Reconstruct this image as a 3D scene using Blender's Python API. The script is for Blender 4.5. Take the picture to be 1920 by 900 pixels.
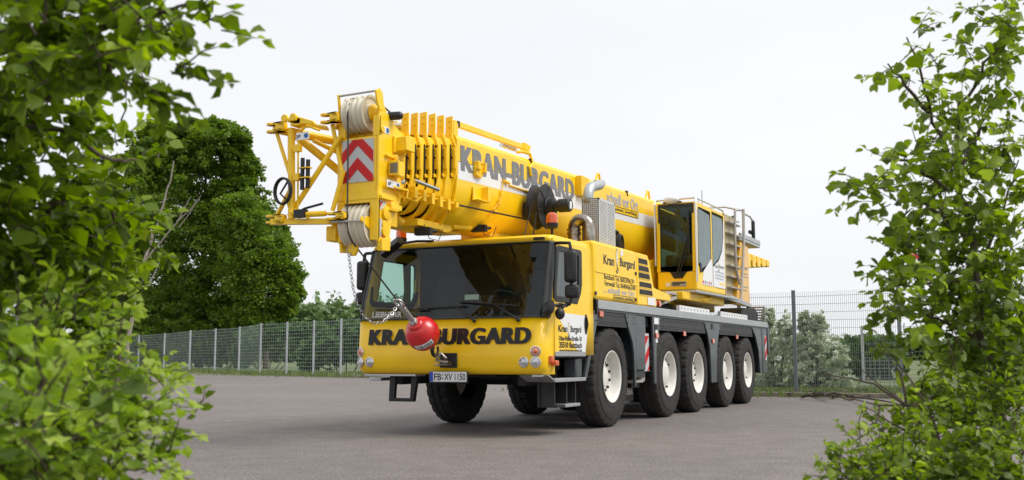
import bpy, bmesh, math, random
import numpy as np
from mathutils import Vector, Matrix, Euler

random.seed(7); rng = np.random.default_rng(11)
scene = bpy.context.scene
R = math.radians; PI = math.pi
for o in list(bpy.data.objects): bpy.data.objects.remove(o)
COL = scene.collection

# ------------------------------------------------------------------ camera
CAM = Vector((6.5424, -13.8089, 0.9692))
YAW, PITCH, ROLL = R(-26.141), R(6.50), R(-0.133)
F_PX = 1936.6
fw = Vector((math.sin(YAW)*math.cos(PITCH), math.cos(YAW)*math.cos(PITCH), math.sin(PITCH)))
r0 = Vector((math.cos(YAW), -math.sin(YAW), 0)); u0 = r0.cross(fw)
rt = r0*math.cos(ROLL) + u0*math.sin(ROLL); up = -r0*math.sin(ROLL) + u0*math.cos(ROLL)
cd = bpy.data.cameras.new('camera'); cam = bpy.data.objects.new('camera', cd); COL.objects.link(cam)
M = Matrix((rt, up, -fw)).transposed().to_4x4(); M.translation = CAM
cam.matrix_world = M
cd.sensor_width = 36; cd.lens = F_PX/1920*36; cd.clip_end = 5000; cd.clip_start = .05
cd.dof.use_dof = True; cd.dof.focus_distance = 14.5; cd.dof.aperture_fstop = 4.5
scene.camera = cam
def at(px, py, d):
    """world point seen at photo pixel (1920x900) at depth d metres"""
    return CAM + (fw*F_PX + rt*(px-960) - up*(py-450))*(d/F_PX)

# ------------------------------------------------------------------ world, sun, exposure
SUN_EL, SUN_AZ = R(52), R(78)          # azimuth measured from +Y towards +X
w = bpy.data.worlds.new('World'); scene.world = w; w.use_nodes = True
nt = w.node_tree; nt.nodes.clear()
out = nt.nodes.new('ShaderNodeOutputWorld'); bg = nt.nodes.new('ShaderNodeBackground')
sky = nt.nodes.new('ShaderNodeTexSky'); sky.sky_type = 'NISHITA'; sky.sun_disc = False
sky.sun_elevation = SUN_EL; sky.sun_rotation = SUN_AZ; sky.air_density = 1.0; sky.dust_density = 3
tc = nt.nodes.new('ShaderNodeTexCoord'); mp = nt.nodes.new('ShaderNodeMapping'); mp.inputs['Scale'].default_value = (1, 1, 3.2)
nz = nt.nodes.new('ShaderNodeTexNoise'); nz.inputs['Scale'].default_value = 1.6; nz.inputs['Detail'].default_value = 5
cr = nt.nodes.new('ShaderNodeValToRGB')
cr.color_ramp.elements[0].position = .25; cr.color_ramp.elements[0].color = (6.7, 6.85, 7.15, 1)
cr.color_ramp.elements[1].position = .75; cr.color_ramp.elements[1].color = (7.75, 7.8, 7.95, 1)
mx = nt.nodes.new('ShaderNodeMix'); mx.data_type = 'RGBA'; mx.inputs[0].default_value = .94
L = nt.links.new
L(tc.outputs['Generated'], mp.inputs['Vector']); L(mp.outputs[0], nz.inputs['Vector']); L(nz.outputs['Fac'], cr.inputs[0])
L(sky.outputs[0], mx.inputs[6]); L(cr.outputs[0], mx.inputs[7]); L(mx.outputs[2], bg.inputs['Color'])
bg.inputs['Strength'].default_value = .10
L(bg.outputs[0], out.inputs[0])
sl = bpy.data.lights.new('sun', 'SUN'); sl.energy = 2.1; sl.angle = R(30); sl.color = (1, .96, .9)
so = bpy.data.objects.new('sun', sl); COL.objects.link(so)
sd = Vector((math.cos(SUN_EL)*math.sin(SUN_AZ), math.cos(SUN_EL)*math.cos(SUN_AZ), math.sin(SUN_EL)))
so.rotation_euler = sd.to_track_quat('Z', 'Y').to_euler(); so.location = (20, 0, 30)
scene.view_settings.view_transform = 'Standard'; scene.view_settings.look = 'None'
scene.view_settings.exposure = 0.41; scene.view_settings.gamma = 1
scene.render.engine = 'CYCLES'
scene.cycles.max_bounces = 8; scene.cycles.transparent_max_bounces = 24; scene.cycles.transmission_bounces = 6

# ------------------------------------------------------------------ materials
def mat(name, col, rough=.5, metal=0, coat=0, noise=0, nscale=8, bump=0, bscale=60, emit=None, dirt=None):
    m = bpy.data.materials.new(name); m.use_nodes = True; n = m.node_tree; b = n.nodes['Principled BSDF']
    b.inputs['Base Color'].default_value = (*col, 1); b.inputs['Roughness'].default_value = rough
    b.inputs['Metallic'].default_value = metal
    if coat: b.inputs['Coat Weight'].default_value = coat; b.inputs['Coat Roughness'].default_value = .06
    t = n.nodes.new('ShaderNodeTexCoord')
    if noise:
        z = n.nodes.new('ShaderNodeTexNoise'); z.inputs['Scale'].default_value = nscale; z.inputs['Detail'].default_value = 6
        n.links.new(t.outputs['Object'], z.inputs['Vector'])
        rp = n.nodes.new('ShaderNodeValToRGB'); n.links.new(z.outputs['Fac'], rp.inputs[0])
        rp.color_ramp.elements[0].position = .3; rp.color_ramp.elements[1].position = .7
        rp.color_ramp.elements[0].color = (*[c*(1-noise) for c in (dirt or col)], 1); rp.color_ramp.elements[1].color = (*[min(1, c*(1+noise*.6)) for c in col], 1)
        n.links.new(rp.outputs[0], b.inputs['Base Color'])
        ro = n.nodes.new('ShaderNodeMapRange'); n.links.new(z.outputs['Fac'], ro.inputs[0])
        ro.inputs[3].default_value = min(1, rough*1.25); ro.inputs[4].default_value = rough*.8
        n.links.new(ro.outputs[0], b.inputs['Roughness'])
    if bump:
        z = n.nodes.new('ShaderNodeTexNoise'); z.inputs['Scale'].default_value = bscale; z.inputs['Detail'].default_value = 3
        n.links.new(t.outputs['Object'], z.inputs['Vector'])
        bp = n.nodes.new('ShaderNodeBump'); bp.inputs['Strength'].default_value = bump; bp.inputs['Distance'].default_value = .01
        n.links.new(z.outputs['Fac'], bp.inputs['Height']); n.links.new(bp.outputs[0], b.inputs['Normal'])
    if emit: b.inputs['Emission Color'].default_value = (*emit, 1); b.inputs['Emission Strength'].default_value = 1
    return m
YEL = mat('yellow_paint', (.98, .615, .003), .42, coat=.28, noise=.06, nscale=3, bump=.04, bscale=4)
YEL2 = mat('yellow_frame_paint', (.95, .57, .002), .5, coat=.12, noise=.14, nscale=9)
BLK = mat('black_plastic', (.012, .012, .013), .45, noise=.3, nscale=12, bump=.15)
BLKM = mat('black_chassis_paint', (.016, .016, .018), .6, noise=.4, nscale=5)
TYRE = mat('tyre_rubber', (.022, .021, .021), .78, noise=.45, nscale=7, bump=.4, bscale=90, dirt=(.035, .033, .03))
WHITE = mat('white_rim_paint', (.74, .72, .67), .4, noise=.08, nscale=10)
WHT = mat('white_paint', (.78, .79, .80), .35, coat=.5, noise=.04)
GREY = mat('dark_grey_paint', (.05, .058, .068), .4, coat=.3, noise=.08, nscale=5)
RUB = mat('grey_rubber_panel', (.030, .032, .035), .5, noise=.1, nscale=6, bump=.3, bscale=20)
ALU = mat('aluminium', (.50, .52, .54), .4, metal=.7, noise=.04, nscale=3)
STEEL = mat('worn_steel', (.45, .42, .38), .3, metal=.95, noise=.35, nscale=9, dirt=(.25, .17, .1))
CHR = mat('bright_steel', (.7, .7, .7), .22, metal=.95)
NYL = mat('cream_nylon', (.66, .61, .48), .45, noise=.08, nscale=6)
SILV = mat('silver_paint', (.46, .44, .41), .5, metal=.3, noise=.1)
RED = mat('red_paint', (.62, .008, .012), .36, coat=.5, noise=.22, nscale=14)
REDR = mat('red_reflective_film', (.56, .006, .009), .6)
WHR = mat('white_reflective_film', (.52, .53, .54), .5)
ORG = mat('orange_lens', (.85, .12, .01), .15, coat=1)
ORG.node_tree.nodes['Principled BSDF'].inputs['Transmission Weight'].default_value = .25
LENS = mat('clear_lens', (.55, .56, .58), .12, metal=.6, coat=1, noise=.3, nscale=40)
ROPE = mat('steel_rope', (.07, .065, .055), .55, metal=.5, noise=.4, nscale=120)
TXT = mat('black_lettering', (.012, .012, .014), .4)
TXG = mat('grey_lettering', (.19, .195, .21), .45)
TXL = mat('light_grey_lettering', (.42, .44, .50), .45)
BLUE = mat('blue_plate_field', (.01, .06, .45), .4)
TEAL = mat('blue_symbol', (.01, .12, .35), .4)
PLW = mat('plate_white', (.72, .73, .72), .4)
GALV = mat('galvanised_steel', (.50, .52, .53), .5, metal=.35, noise=.15, nscale=3)
GWIRE = mat('fence_wire', (.36, .43, .41), .6, metal=.2)
DGREY = mat('fence_post_grey', (.22, .25, .27), .5, metal=.3, noise=.1)
SEAT = mat('seat_fabric', (.03, .032, .035), .85)
BEIGE = mat('beige_ladder_paint', (.46, .38, .22), .5, noise=.08)

def glass(name, tint, ior=1.5):
    m = bpy.data.materials.new(name); m.use_nodes = True; n = m.node_tree; n.nodes.clear()
    o = n.nodes.new('ShaderNodeOutputMaterial'); mxs = n.nodes.new('ShaderNodeMixShader')
    t = n.nodes.new('ShaderNodeBsdfTransparent'); t.inputs[0].default_value = (*tint, 1)
    g = n.nodes.new('ShaderNodeBsdfGlossy'); g.inputs['Roughness'].default_value = .01; g.inputs['Color'].default_value = (.95, .97, 1, 1)
    f = n.nodes.new('ShaderNodeLayerWeight'); f.inputs['Blend'].default_value = .5
    pw = n.nodes.new('ShaderNodeMath'); pw.operation = 'POWER'; pw.inputs[1].default_value = 5; n.links.new(f.outputs['Facing'], pw.inputs[0])
    F0 = ((ior-1)/(ior+1))**2*1.2; ma = n.nodes.new('ShaderNodeMath'); ma.operation = 'MULTIPLY_ADD'; ma.inputs[1].default_value = 1-F0; ma.inputs[2].default_value = F0
    n.links.new(pw.outputs[0], ma.inputs[0]); n.links.new(ma.outputs[0], mxs.inputs[0]); n.links.new(t.outputs[0], mxs.inputs[1]); n.links.new(g.outputs[0], mxs.inputs[2])
    n.links.new(mxs.outputs[0], o.inputs[0]); return m
GLS = glass('windscreen_glass', (.74, .86, .80), 1.42)
GLT = glass('tinted_glass', (.42, .50, .47), 1.75)
GLC = glass('cab_glass', (.68, .82, .77), 1.36)

def leafmat(name, cols, trans=.35, rough=.5):
    m = bpy.data.materials.new(name); m.use_nodes = True; n = m.node_tree; b = n.nodes['Principled BSDF']
    o = n.nodes['Material Output']
    a = n.nodes.new('ShaderNodeAttribute'); a.attribute_name = 'tone'
    rp = n.nodes.new('ShaderNodeValToRGB'); n.links.new(a.outputs['Fac'], rp.inputs[0])
    els = rp.color_ramp.elements
    els[0].color = (*cols[0], 1); els[1].color = (*cols[-1], 1)
    for i, c in enumerate(cols[1:-1]):
        e = els.new((i+1)/(len(cols)-1)); e.color = (*c, 1)
    b.inputs['Roughness'].default_value = rough
    n.links.new(rp.outputs[0], b.inputs['Base Color'])
    t = n.nodes.new('ShaderNodeBsdfTranslucent'); mxs = n.nodes.new('ShaderNodeMixShader'); mxs.inputs[0].default_value = trans
    hs = n.nodes.new('ShaderNodeHueSaturation'); hs.inputs['Saturation'].default_value = 1.1; hs.inputs['Value'].default_value = 1.5
    n.links.new(rp.outputs[0], hs.inputs['Color']); n.links.new(hs.outputs[0], t.inputs[0])
    n.links.new(b.outputs[0], mxs.inputs[1]); n.links.new(t.outputs[0], mxs.inputs[2]); n.links.new(mxs.outputs[0], o.inputs[0])
    return m
LF_L = leafmat('left_tree_leaf', [(.06, .10, .010), (.125, .20, .014), (.22, .32, .020), (.36, .46, .05)], .52)
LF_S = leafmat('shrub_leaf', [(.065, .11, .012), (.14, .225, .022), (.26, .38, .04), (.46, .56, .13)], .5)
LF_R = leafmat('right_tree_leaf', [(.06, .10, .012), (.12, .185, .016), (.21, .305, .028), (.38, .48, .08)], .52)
LF_B = leafmat('oak_leaf', [(.075, .125, .016), (.14, .225, .024), (.26, .37, .05)], .45)
LF_F = leafmat('hazy_far_wood_leaf', [(.12, .19, .07), (.175, .26, .10), (.25, .34, .14)], .25)  # distance haze is mixed into these paler, greyer leaf colours
LF_G = leafmat('hedge_leaf', [(.05, .11, .025), (.085, .16, .04), (.14, .22, .06)], .3)
LF_W = leafmat('pale_shrub_leaf', [(.24, .30, .15), (.40, .46, .30), (.62, .65, .53), (.82, .83, .76)], .3)
GRS = leafmat('grass_blade', [(.08, .14, .03), (.14, .20, .05), (.26, .26, .11)], .3, .7)
BARK = mat('bark', (.10, .075, .05), .9, noise=.4, nscale=20, bump=.6, bscale=60)
PBARK = mat('pale_dead_bark', (.34, .30, .25), .85, noise=.3, nscale=30)
DTWIG = mat('dark_twig', (.07, .05, .035), .9, noise=.3, nscale=30)

# ------------------------------------------------------------------ mesh builder
class MB:
    def __init__(s): s.v = []; s.f = []; s.m = []; s.mi = 0
    def add(s, vs, fs):
        n = len(s.v); s.v += [tuple(v) for v in vs]; s.f += [tuple(i+n for i in f) for f in fs]; s.m += [s.mi]*len(fs); return s
    def box(s, x0, x1, y0, y1, z0, z1):
        return s.add([(x, y, z) for x in (x0, x1) for y in (y0, y1) for z in (z0, z1)],
                     [(0, 1, 3, 2), (4, 6, 7, 5), (0, 4, 5, 1), (2, 3, 7, 6), (0, 2, 6, 4), (1, 5, 7, 3)])
    def obox(s, c, ax, ay, az):
        c, ax, ay, az = map(Vector, (c, ax, ay, az))
        return s.add([c+ax*i+ay*j+az*k for i in (-1, 1) for j in (-1, 1) for k in (-1, 1)],
                     [(0, 1, 3, 2), (4, 6, 7, 5), (0, 4, 5, 1), (2, 3, 7, 6), (0, 2, 6, 4), (1, 5, 7, 3)])
    def prism(s, poly, ax, a, b):
        def P(p, t):
            return {'X': (t, p[0], p[1]), 'Y': (p[0], t, p[1]), 'Z': (p[0], p[1], t)}[ax]
        n = len(poly)
        return s.add([P(p, a) for p in poly]+[P(p, b) for p in poly],
                     [tuple(range(n)), tuple(range(2*n-1, n-1, -1))]+[(i, (i+1) % n, n+(i+1) % n, n+i) for i in range(n)])
    def frame(s, outer, inner, ax, a, b):
        n = len(outer)
        def P(p, t): return {'X': (t, p[0], p[1]), 'Y': (p[0], t, p[1]), 'Z': (p[0], p[1], t)}[ax]
        vs = [P(p, a) for p in outer]+[P(p, a) for p in inner]+[P(p, b) for p in outer]+[P(p, b) for p in inner]
        fs = []
        for i in range(n):
            j = (i+1) % n
            fs += [(i, j, n+j, n+i), (2*n+i, 3*n+i, 3*n+j, 2*n+j), (i, 2*n+i, 2*n+j, j), (n+i, n+j, 3*n+j, 3*n+i)]
        return s.add(vs, fs)
    def tube(s, pts, r, n=8, closed=False, cap=True):
        pts = [Vector(p) for p in pts]; k = len(pts)
        rs = r if isinstance(r, (list, tuple)) else [r]*k
        ref = None; vs = []
        for i, p in enumerate(pts):
            if closed: d = pts[(i+1) % k]-pts[i-1]
            else: d = pts[min(i+1, k-1)]-pts[max(i-1, 0)]
            d.normalize()
            if ref is None: ref = d.orthogonal().normalized()
            ref = ref-d*ref.dot(d)
            ref = ref.normalized() if ref.length > 1e-5 else d.orthogonal().normalized()
            b = d.cross(ref)
            vs += [p+(ref*math.cos(2*PI*j/n)+b*math.sin(2*PI*j/n))*rs[i] for j in range(n)]
        fs = []
        for i in range(k if closed else k-1):
            a = i*n; c = ((i+1) % k)*n
            fs += [(a+j, a+(j+1) % n, c+(j+1) % n, c+j) for j in range(n)]
        if not closed and cap: fs += [tuple(range(n-1, -1, -1)), tuple(range((k-1)*n, k*n))]
        return s.add(vs, fs)
    def cyl(s, a, b, r, n=20, r2=None): return s.tube([a, b], [r, r if r2 is None else r2], n)
    def lathe(s, prof, c, ax, n=32, closed=False):
        """prof: (radius, height along ax)"""
        ax = Vector(ax).normalized(); e1 = ax.orthogonal().normalized(); e2 = ax.cross(e1); c = Vector(c)
        vs = []
        for j in range(n):
            t = 2*PI*j/n; d = e1*math.cos(t)+e2*math.sin(t)
            vs += [c+d*r+ax*h for r, h in prof]
        k = len(prof); fs = []
        for j in range(n):
            a = j*k; b = ((j+1) % n)*k
            rg = range(k) if closed else range(k-1)
            fs += [(a+i, a+(i+1) % k, b+(i+1) % k, b+i) for i in rg]
        if not closed:
            if prof[0][0] > 1e-4: fs.append(tuple(j*k for j in range(n-1, -1, -1)))
            if prof[-1][0] > 1e-4: fs.append(tuple(j*k+k-1 for j in range(n)))
        return s.add(vs, fs)
    def sphere(s, c, r, n=20, sc=(1, 1, 1)):
        c = Vector(c); vs = []; m = n//2
        for i in range(m+1):
            for j in range(n):
                a = PI*i/m; b = 2*PI*j/n
                vs.append(c+Vector((math.sin(a)*math.cos(b)*sc[0], math.sin(a)*math.sin(b)*sc[1], math.cos(a)*sc[2]))*r)
        return s.add(vs, [(i*n+j, i*n+(j+1) % n, (i+1)*n+(j+1) % n, (i+1)*n+j) for i in range(m) for j in range(n)])
    def build(s, name, mats, parent=None, bevel=0, ang=32, recalc=True, seg=2):
        me = bpy.data.meshes.new(name); me.from_pydata(s.v, [], s.f)
        mats = mats if isinstance(mats, (list, tuple)) else [mats]
        for m in mats: me.materials.append(m)
        me.polygons.foreach_set('material_index', s.m)
        b = bmesh.new(); b.from_mesh(me); bmesh.ops.remove_doubles(b, verts=b.verts, dist=1e-5)
        if recalc: bmesh.ops.recalc_face_normals(b, faces=b.faces)
        b.to_mesh(me); b.free()
        me.polygons.foreach_set('use_smooth', [True]*len(me.polygons)); me.set_sharp_from_angle(angle=R(ang))
        o = bpy.data.objects.new(name, me); COL.objects.link(o)
        if parent: o.parent = parent
        if bevel:
            md = o.modifiers.new('bevel', 'BEVEL'); md.width = bevel; md.segments = seg; md.limit_method = 'ANGLE'; md.angle_limit = R(35); md.harden_normals = False
        return o
def tag(o, label=None, cat=None, group=None, kind=None):
    for k, v in (('label', label), ('category', cat), ('group', group), ('kind', kind)):
        if v: o[k] = v
    return o
def empty(name, loc=(0, 0, 0)):
    o = bpy.data.objects.new(name, None); COL.objects.link(o); o.location = loc; o.empty_display_size = .3; return o
def copy_tree(o, parent=None, loc=None):
    c = o.copy(); COL.objects.link(c); c.parent = parent
    if loc is not None: c.location = loc
    for ch in list(o.children): copy_tree(ch, c)
    return c
def text(name, s, o, xd, yd, W, H, m, parent, off=0.0, shear=0.0, ex=.0015, heavy=0):
    """lettering scaled to exactly W x H, lower-left corner at o, reading along xd with letter tops towards yd"""
    cu = bpy.data.curves.new(name, 'FONT'); cu.body = s; cu.offset = off; cu.shear = shear; cu.space_character = 1.09 if heavy else 1.0; cu.size = 1; cu.resolution_u = 3
    t = bpy.data.objects.new('tmp', cu); COL.objects.link(t)
    dg = bpy.context.evaluated_depsgraph_get(); me = bpy.data.meshes.new_from_object(t.evaluated_get(dg))
    bpy.data.objects.remove(t)
    xs = [v.co.x for v in me.vertices]; ys = [v.co.y for v in me.vertices]
    x0, x1, y0, y1 = min(xs), max(xs), min(ys), max(ys)
    xd = Vector(xd).normalized(); yd = Vector(yd).normalized(); zd = xd.cross(yd); o = Vector(o)
    for v in me.vertices:
        v.co = o + xd*((v.co.x-x0)/(x1-x0)*W) + yd*((v.co.y-y0)/(y1-y0)*H) + zd*(ex+v.co.z)
    if heavy:
        b_ = bmesh.new(); b_.from_mesh(me); k = 4
        g0 = list(b_.verts)+list(b_.edges)+list(b_.faces)
        for v in b_.verts: v.co = o+xd*((v.co-o).dot(xd)*(W-heavy)/W)+yd*(v.co-o).dot(yd)+zd*ex
        for q in range(1, k+1):
            r_ = bmesh.ops.duplicate(b_, geom=g0); bmesh.ops.translate(b_, vec=xd*(heavy*q/k)+zd*(.00025*q), verts=[e for e in r_['geom'] if isinstance(e, bmesh.types.BMVert)])
        b_.to_mesh(me); b_.free()
    me.materials.clear(); me.materials.append(m); me.name = name
    ob = bpy.data.objects.new(name, me); COL.objects.link(ob); ob.parent = parent
    return ob

# ================================================================== GROUND
def ground_mats():
    m = bpy.data.materials.new('asphalt'); m.use_nodes = True; n = m.node_tree; b = n.nodes['Principled BSDF']
    t = n.nodes.new('ShaderNodeTexCoord')
    def noise(sc, det, r=.5):
        z = n.nodes.new('ShaderNodeTexNoise'); z.inputs['Scale'].default_value = sc; z.inputs['Detail'].default_value = det; z.inputs['Roughness'].default_value = r
        n.links.new(t.outputs['Object'], z.inputs['Vector']); return z
    big, mid, fine = noise(.22, 5), noise(2.6, 5, .7), noise(34, 4, .85)
    rp = n.nodes.new('ShaderNodeValToRGB'); n.links.new(big.outputs['Fac'], rp.inputs[0])
    rp.color_ramp.elements[0].position = .35; rp.color_ramp.elements[0].color = (.156, .139, .132, 1)
    rp.color_ramp.elements[1].position = .68; rp.color_ramp.elements[1].color = (.194, .173, .164, 1)
    rm = n.nodes.new('ShaderNodeValToRGB'); n.links.new(mid.outputs['Fac'], rm.inputs[0])
    rm.color_ramp.elements[0].position = .3; rm.color_ramp.elements[0].color = (.78, .77, .76, 1)
    rm.color_ramp.elements[1].position = .7; rm.color_ramp.elements[1].color = (1.1, 1.1, 1.1, 1)
    rf = n.nodes.new('ShaderNodeValToRGB'); n.links.new(fine.outputs['Fac'], rf.inputs[0])
    rf.color_ramp.elements[0].position = .36; rf.color_ramp.elements[0].color = (.42, .42, .42, 1)
    rf.color_ramp.elements[1].position = .64; rf.color_ramp.elements[1].color = (1.62, 1.6, 1.58, 1)
    def mul(a, c):
        k = n.nodes.new('ShaderNodeMix'); k.data_type = 'RGBA'; k.blend_type = 'MULTIPLY'; k.inputs[0].default_value = 1
        n.links.new(a, k.inputs[6]); n.links.new(c, k.inputs[7]); return k.outputs[2]
    n.links.new(mul(mul(rp.outputs[0], rm.outputs[0]), rf.outputs[0]), b.inputs['Base Color'])
    b.inputs['Roughness'].default_value = .82
    bp = n.nodes.new('ShaderNodeBump'); bp.inputs['Strength'].default_value = .5; bp.inputs['Distance'].default_value = .008
    n.links.new(fine.outputs['Fac'], bp.inputs['Height']); n.links.new(bp.outputs[0], b.inputs['Normal'])
    return m
ASPH = ground_mats()
EARTH = mat('meadow_ground', (.11, .14, .045), .95, noise=.35, nscale=.12, bump=.3, bscale=3)
VERGE = mat('dry_verge_soil', (.20, .17, .10), .95, noise=.3, nscale=2)
KERB = mat('kerb_concrete', (.30, .26, .22), .85, noise=.2, nscale=3)
def gp(px, d):
    p = at(px, 600, d); return (p.x, p.y)
g = MB(); g.add([(-1500, -300, -.004), (1500, -300, -.004), (1500, 1800, -.004), (-1500, 1800, -.004)], [(0, 1, 2, 3)])
tag(g.build('ground', EARTH), kind='structure')
FENCE_L = [(215, 96), (262, 90), (310, 84), (358, 76), (405, 71.5), (450, 67.5), (490, 61), (539, 58.6), (589, 56.4), (640, 54), (694, 51.6), (750, 49.2)]
FENCE_R = [(1180, 27.6), (1284, 27.0), (1386, 26.5), (1489, 26.0), (1686, 24.6), (1880, 23.4)]
bd = [gp(-500, 110)]+[gp(a, d-.5) for a, d in FENCE_L]+[gp(1000, 38)]+[gp(a, d-.35) for a, d in FENCE_R]+[gp(2300, 20), (30, -30), (-60, -30)]
a_ = MB(); a_.add([(x, y, 0) for x, y in bd], [tuple(range(len(bd)))]); tag(a_.build('asphalt_yard', ASPH), kind='structure')
# kerbs along the fences
def kerb_line(name, pts, h=.11, wd=.13):
    k = MB()
    for (x0, y0), (x1, y1) in zip(pts[:-1], pts[1:]):
        d = Vector((x1-x0, y1-y0, 0)); Ln = d.length; d.normalize(); nrm = Vector((-d.y, d.x, 0)); n = max(1, int(Ln/1.0))
        for i in range(n):
            c = Vector((x0, y0, h/2))+d*(Ln*(i+.5)/n); k.obox(c, d*(Ln/n/2-.006), nrm*wd/2, Vector((0, 0, h/2)))
    tag(k.build(name, KERB, bevel=.015), kind='structure')
kerb_line('kerb_far', [gp(a, d-.42) for a, d in FENCE_L if a >= 490])
kerb_line('kerb_near', [gp(a, d-.3) for a, d in FENCE_R])

# small pale patch on the asphalt
p = MB(); c = Vector(bd[0]+(0,))
c = CAM + (fw*F_PX+rt*(436-960)-up*(790-450))*(.9692/ (-(fw*F_PX+rt*(436-960)-up*(790-450)).z))
c.z = 0; pts = [(c.x+math.cos(t)*.18*(1+.3*math.sin(3*t)), c.y+math.sin(t)*.13*(1+.2*math.cos(5*t)), .004) for t in np.linspace(0, 2*PI, 24, endpoint=False)]
p.add(pts, [tuple(range(24))]); tag(p.build('asphalt_repair_patch', mat('patch', (.22, .20, .19), .9, noise=.2, nscale=10)), kind='structure')

# ================================================================== MOBILE CRANE
crane = empty('mobile_crane')
tag(crane, 'yellow five-axle mobile crane with boom lowered over its cab, parked on asphalt', 'mobile crane')
K = crane
# ---- wheels
def tyre_mesh():
    b = MB(); N = 168; prof = [(.352, -.165), (.40, -.182), (.48, -.192), (.56, -.190), (.615, -.182), (.655, -.172), (.682, -.160), (.695, -.135), (.700, -.07), (.701, -.062), (.688, -.058), (.688, -.046), (.701, -.042), (.702, 0)]
    prof = prof+[(r, -h) for r, h in prof[-2::-1]]
    vs = []
    for j in range(N):
        t = 2*PI*j/N
        for i, (r, h) in enumerate(prof):
            if (j % 6) in (0, 1) and r > .64 and abs(h) > .065: r = r-(.016 if abs(h) < .165 else .010)
            if r > .699 and abs(h) < .03 and (j+(3 if h > 0 else 0)) % 6 in (0,): r -= .012
            vs.append((h, r*math.cos(t), r*math.sin(t)))
    k = len(prof); fs = [(j*k+i, j*k+i+1, ((j+1) % N)*k+i+1, ((j+1) % N)*k+i) for j in range(N) for i in range(k-1)]
    b.add(vs, fs)
    for rr, hh in ((.425, -.187), (.59, -.1875)):
        b.tube([(hh, rr*math.cos(t), rr*math.sin(t)) for t in np.linspace(0, 2*PI, 60, endpoint=False)], .004, 5, closed=True)
    return b
def rim_mesh(kind):
    b = MB(); b.lathe([(.362, -.176), (.366, -.182), (.360, -.186), (.345, -.180), (.330, -.165), (.325, -.12), (.312, -.09), (.305, -.05)], (0, 0, 0), (1, 0, 0), 56)
    b.f = b.f[:-2]; b.m = b.m[:-2]
    if kind == 0:   # deep dish
        b.lathe([(.305, -.05), (.300, -.005), (.27, .0), (.245, -.02), (.235, -.045), (.135, -.05), (.13, -.075), (.10, -.085), (0, -.088)], (0, 0, 0), (1, 0, 0), 56)
    else:           # bulged disc
        b.lathe([(.305, -.05), (.29, -.05), (.25, -.075), (.20, -.105), (.15, -.125), (.10, -.135), (0, -.138)], (0, 0, 0), (1, 0, 0), 56)
    return b
def nuts(n, r, h, s):
    b = MB()
    for i in range(n):
        t = 2*PI*(i+.5)/n; c = Vector((h, r*math.cos(t), r*math.sin(t)))
        b.cyl(c, c+Vector((-.035, 0, 0)), s, 6)
    return b
protos = {}
def wheel(y, kind, right):
    key = (kind, right)
    if key not in protos:
        wt = tyre_mesh().build('wheel', TYRE, K, ang=28)
        rm = rim_mesh(kind).build('rim', WHITE, wt, ang=40)
        (nuts(10, .19, -.045, .021) if kind == 0 else nuts(2 if kind == 2 else 3, .215, -.095, .017)).build('wheel_nut_ring', BLK, wt)
        if right: 
            for o in (wt, rm, wt.children[-1]):
                for v in o.data.vertices: v.co.x = -v.co.x
                o.data.flip_normals()
        protos[key] = wt; o = wt
    else: o = copy_tree(protos[key], K)
    o.location = (1.155 if right else -1.155, y, .70)
    o.rotation_euler = (random.uniform(0, 6), 0, 0)
for y, kd in zip((0, 2.65, 4.32, 6.40, 8.07), (0, 1, 0, 1, 1)):
    wheel(y, kd, True); wheel(y, kd, False)

# ---- chassis and deck
b = MB(); b.box(-.50, .50, -2.0, 9.75, .72, 1.50); b.box(-1.28, 1.28, -.55, 9.7, 1.44, 1.60)
for y in (0, 2.65, 4.32, 6.4, 8.07): b.cyl((-1.0, y, .70), (1.0, y, .70), .13, 14); b.sphere((0, y, .70), .26, 14)
b.box(-.93, .93, -2.05, -.9, .80, 1.0); b.box(-.93, .93, .85, 1.75, .55, 1.45); b.box(-.9, .9, 5.1, 5.6, .5, 1.45)
b.box(-.95, .95, 9.0, 9.7, .62, 1.5)
b.build('chassis', BLKM, K, bevel=.01)
b = MB(); b.box(-1.36, 1.36, -.64, 9.85, 1.605, 1.628)
b.build('deck', mat('deck_plate', (.20, .21, .22), .5, metal=.5, noise=.15), K)
for s in (1, -1):
    b = MB(); b.box(min(s*1.33, s*1.385), max(s*1.33, s*1.385), -.64, 9.88, 1.630, 1.752)
    b.box(min(s*1.30, s*1.33), max(s*1.30, s*1.33), -.64, 9.88, 1.700, 1.73)
    b.build('deck_rail', ALU, K, bevel=.008)
b = MB(); b.box(1.335, 1.39, -.70, -.64, 1.56, 1.76); b.build('rail_end_cap', BLK, K, bevel=.006)
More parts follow.
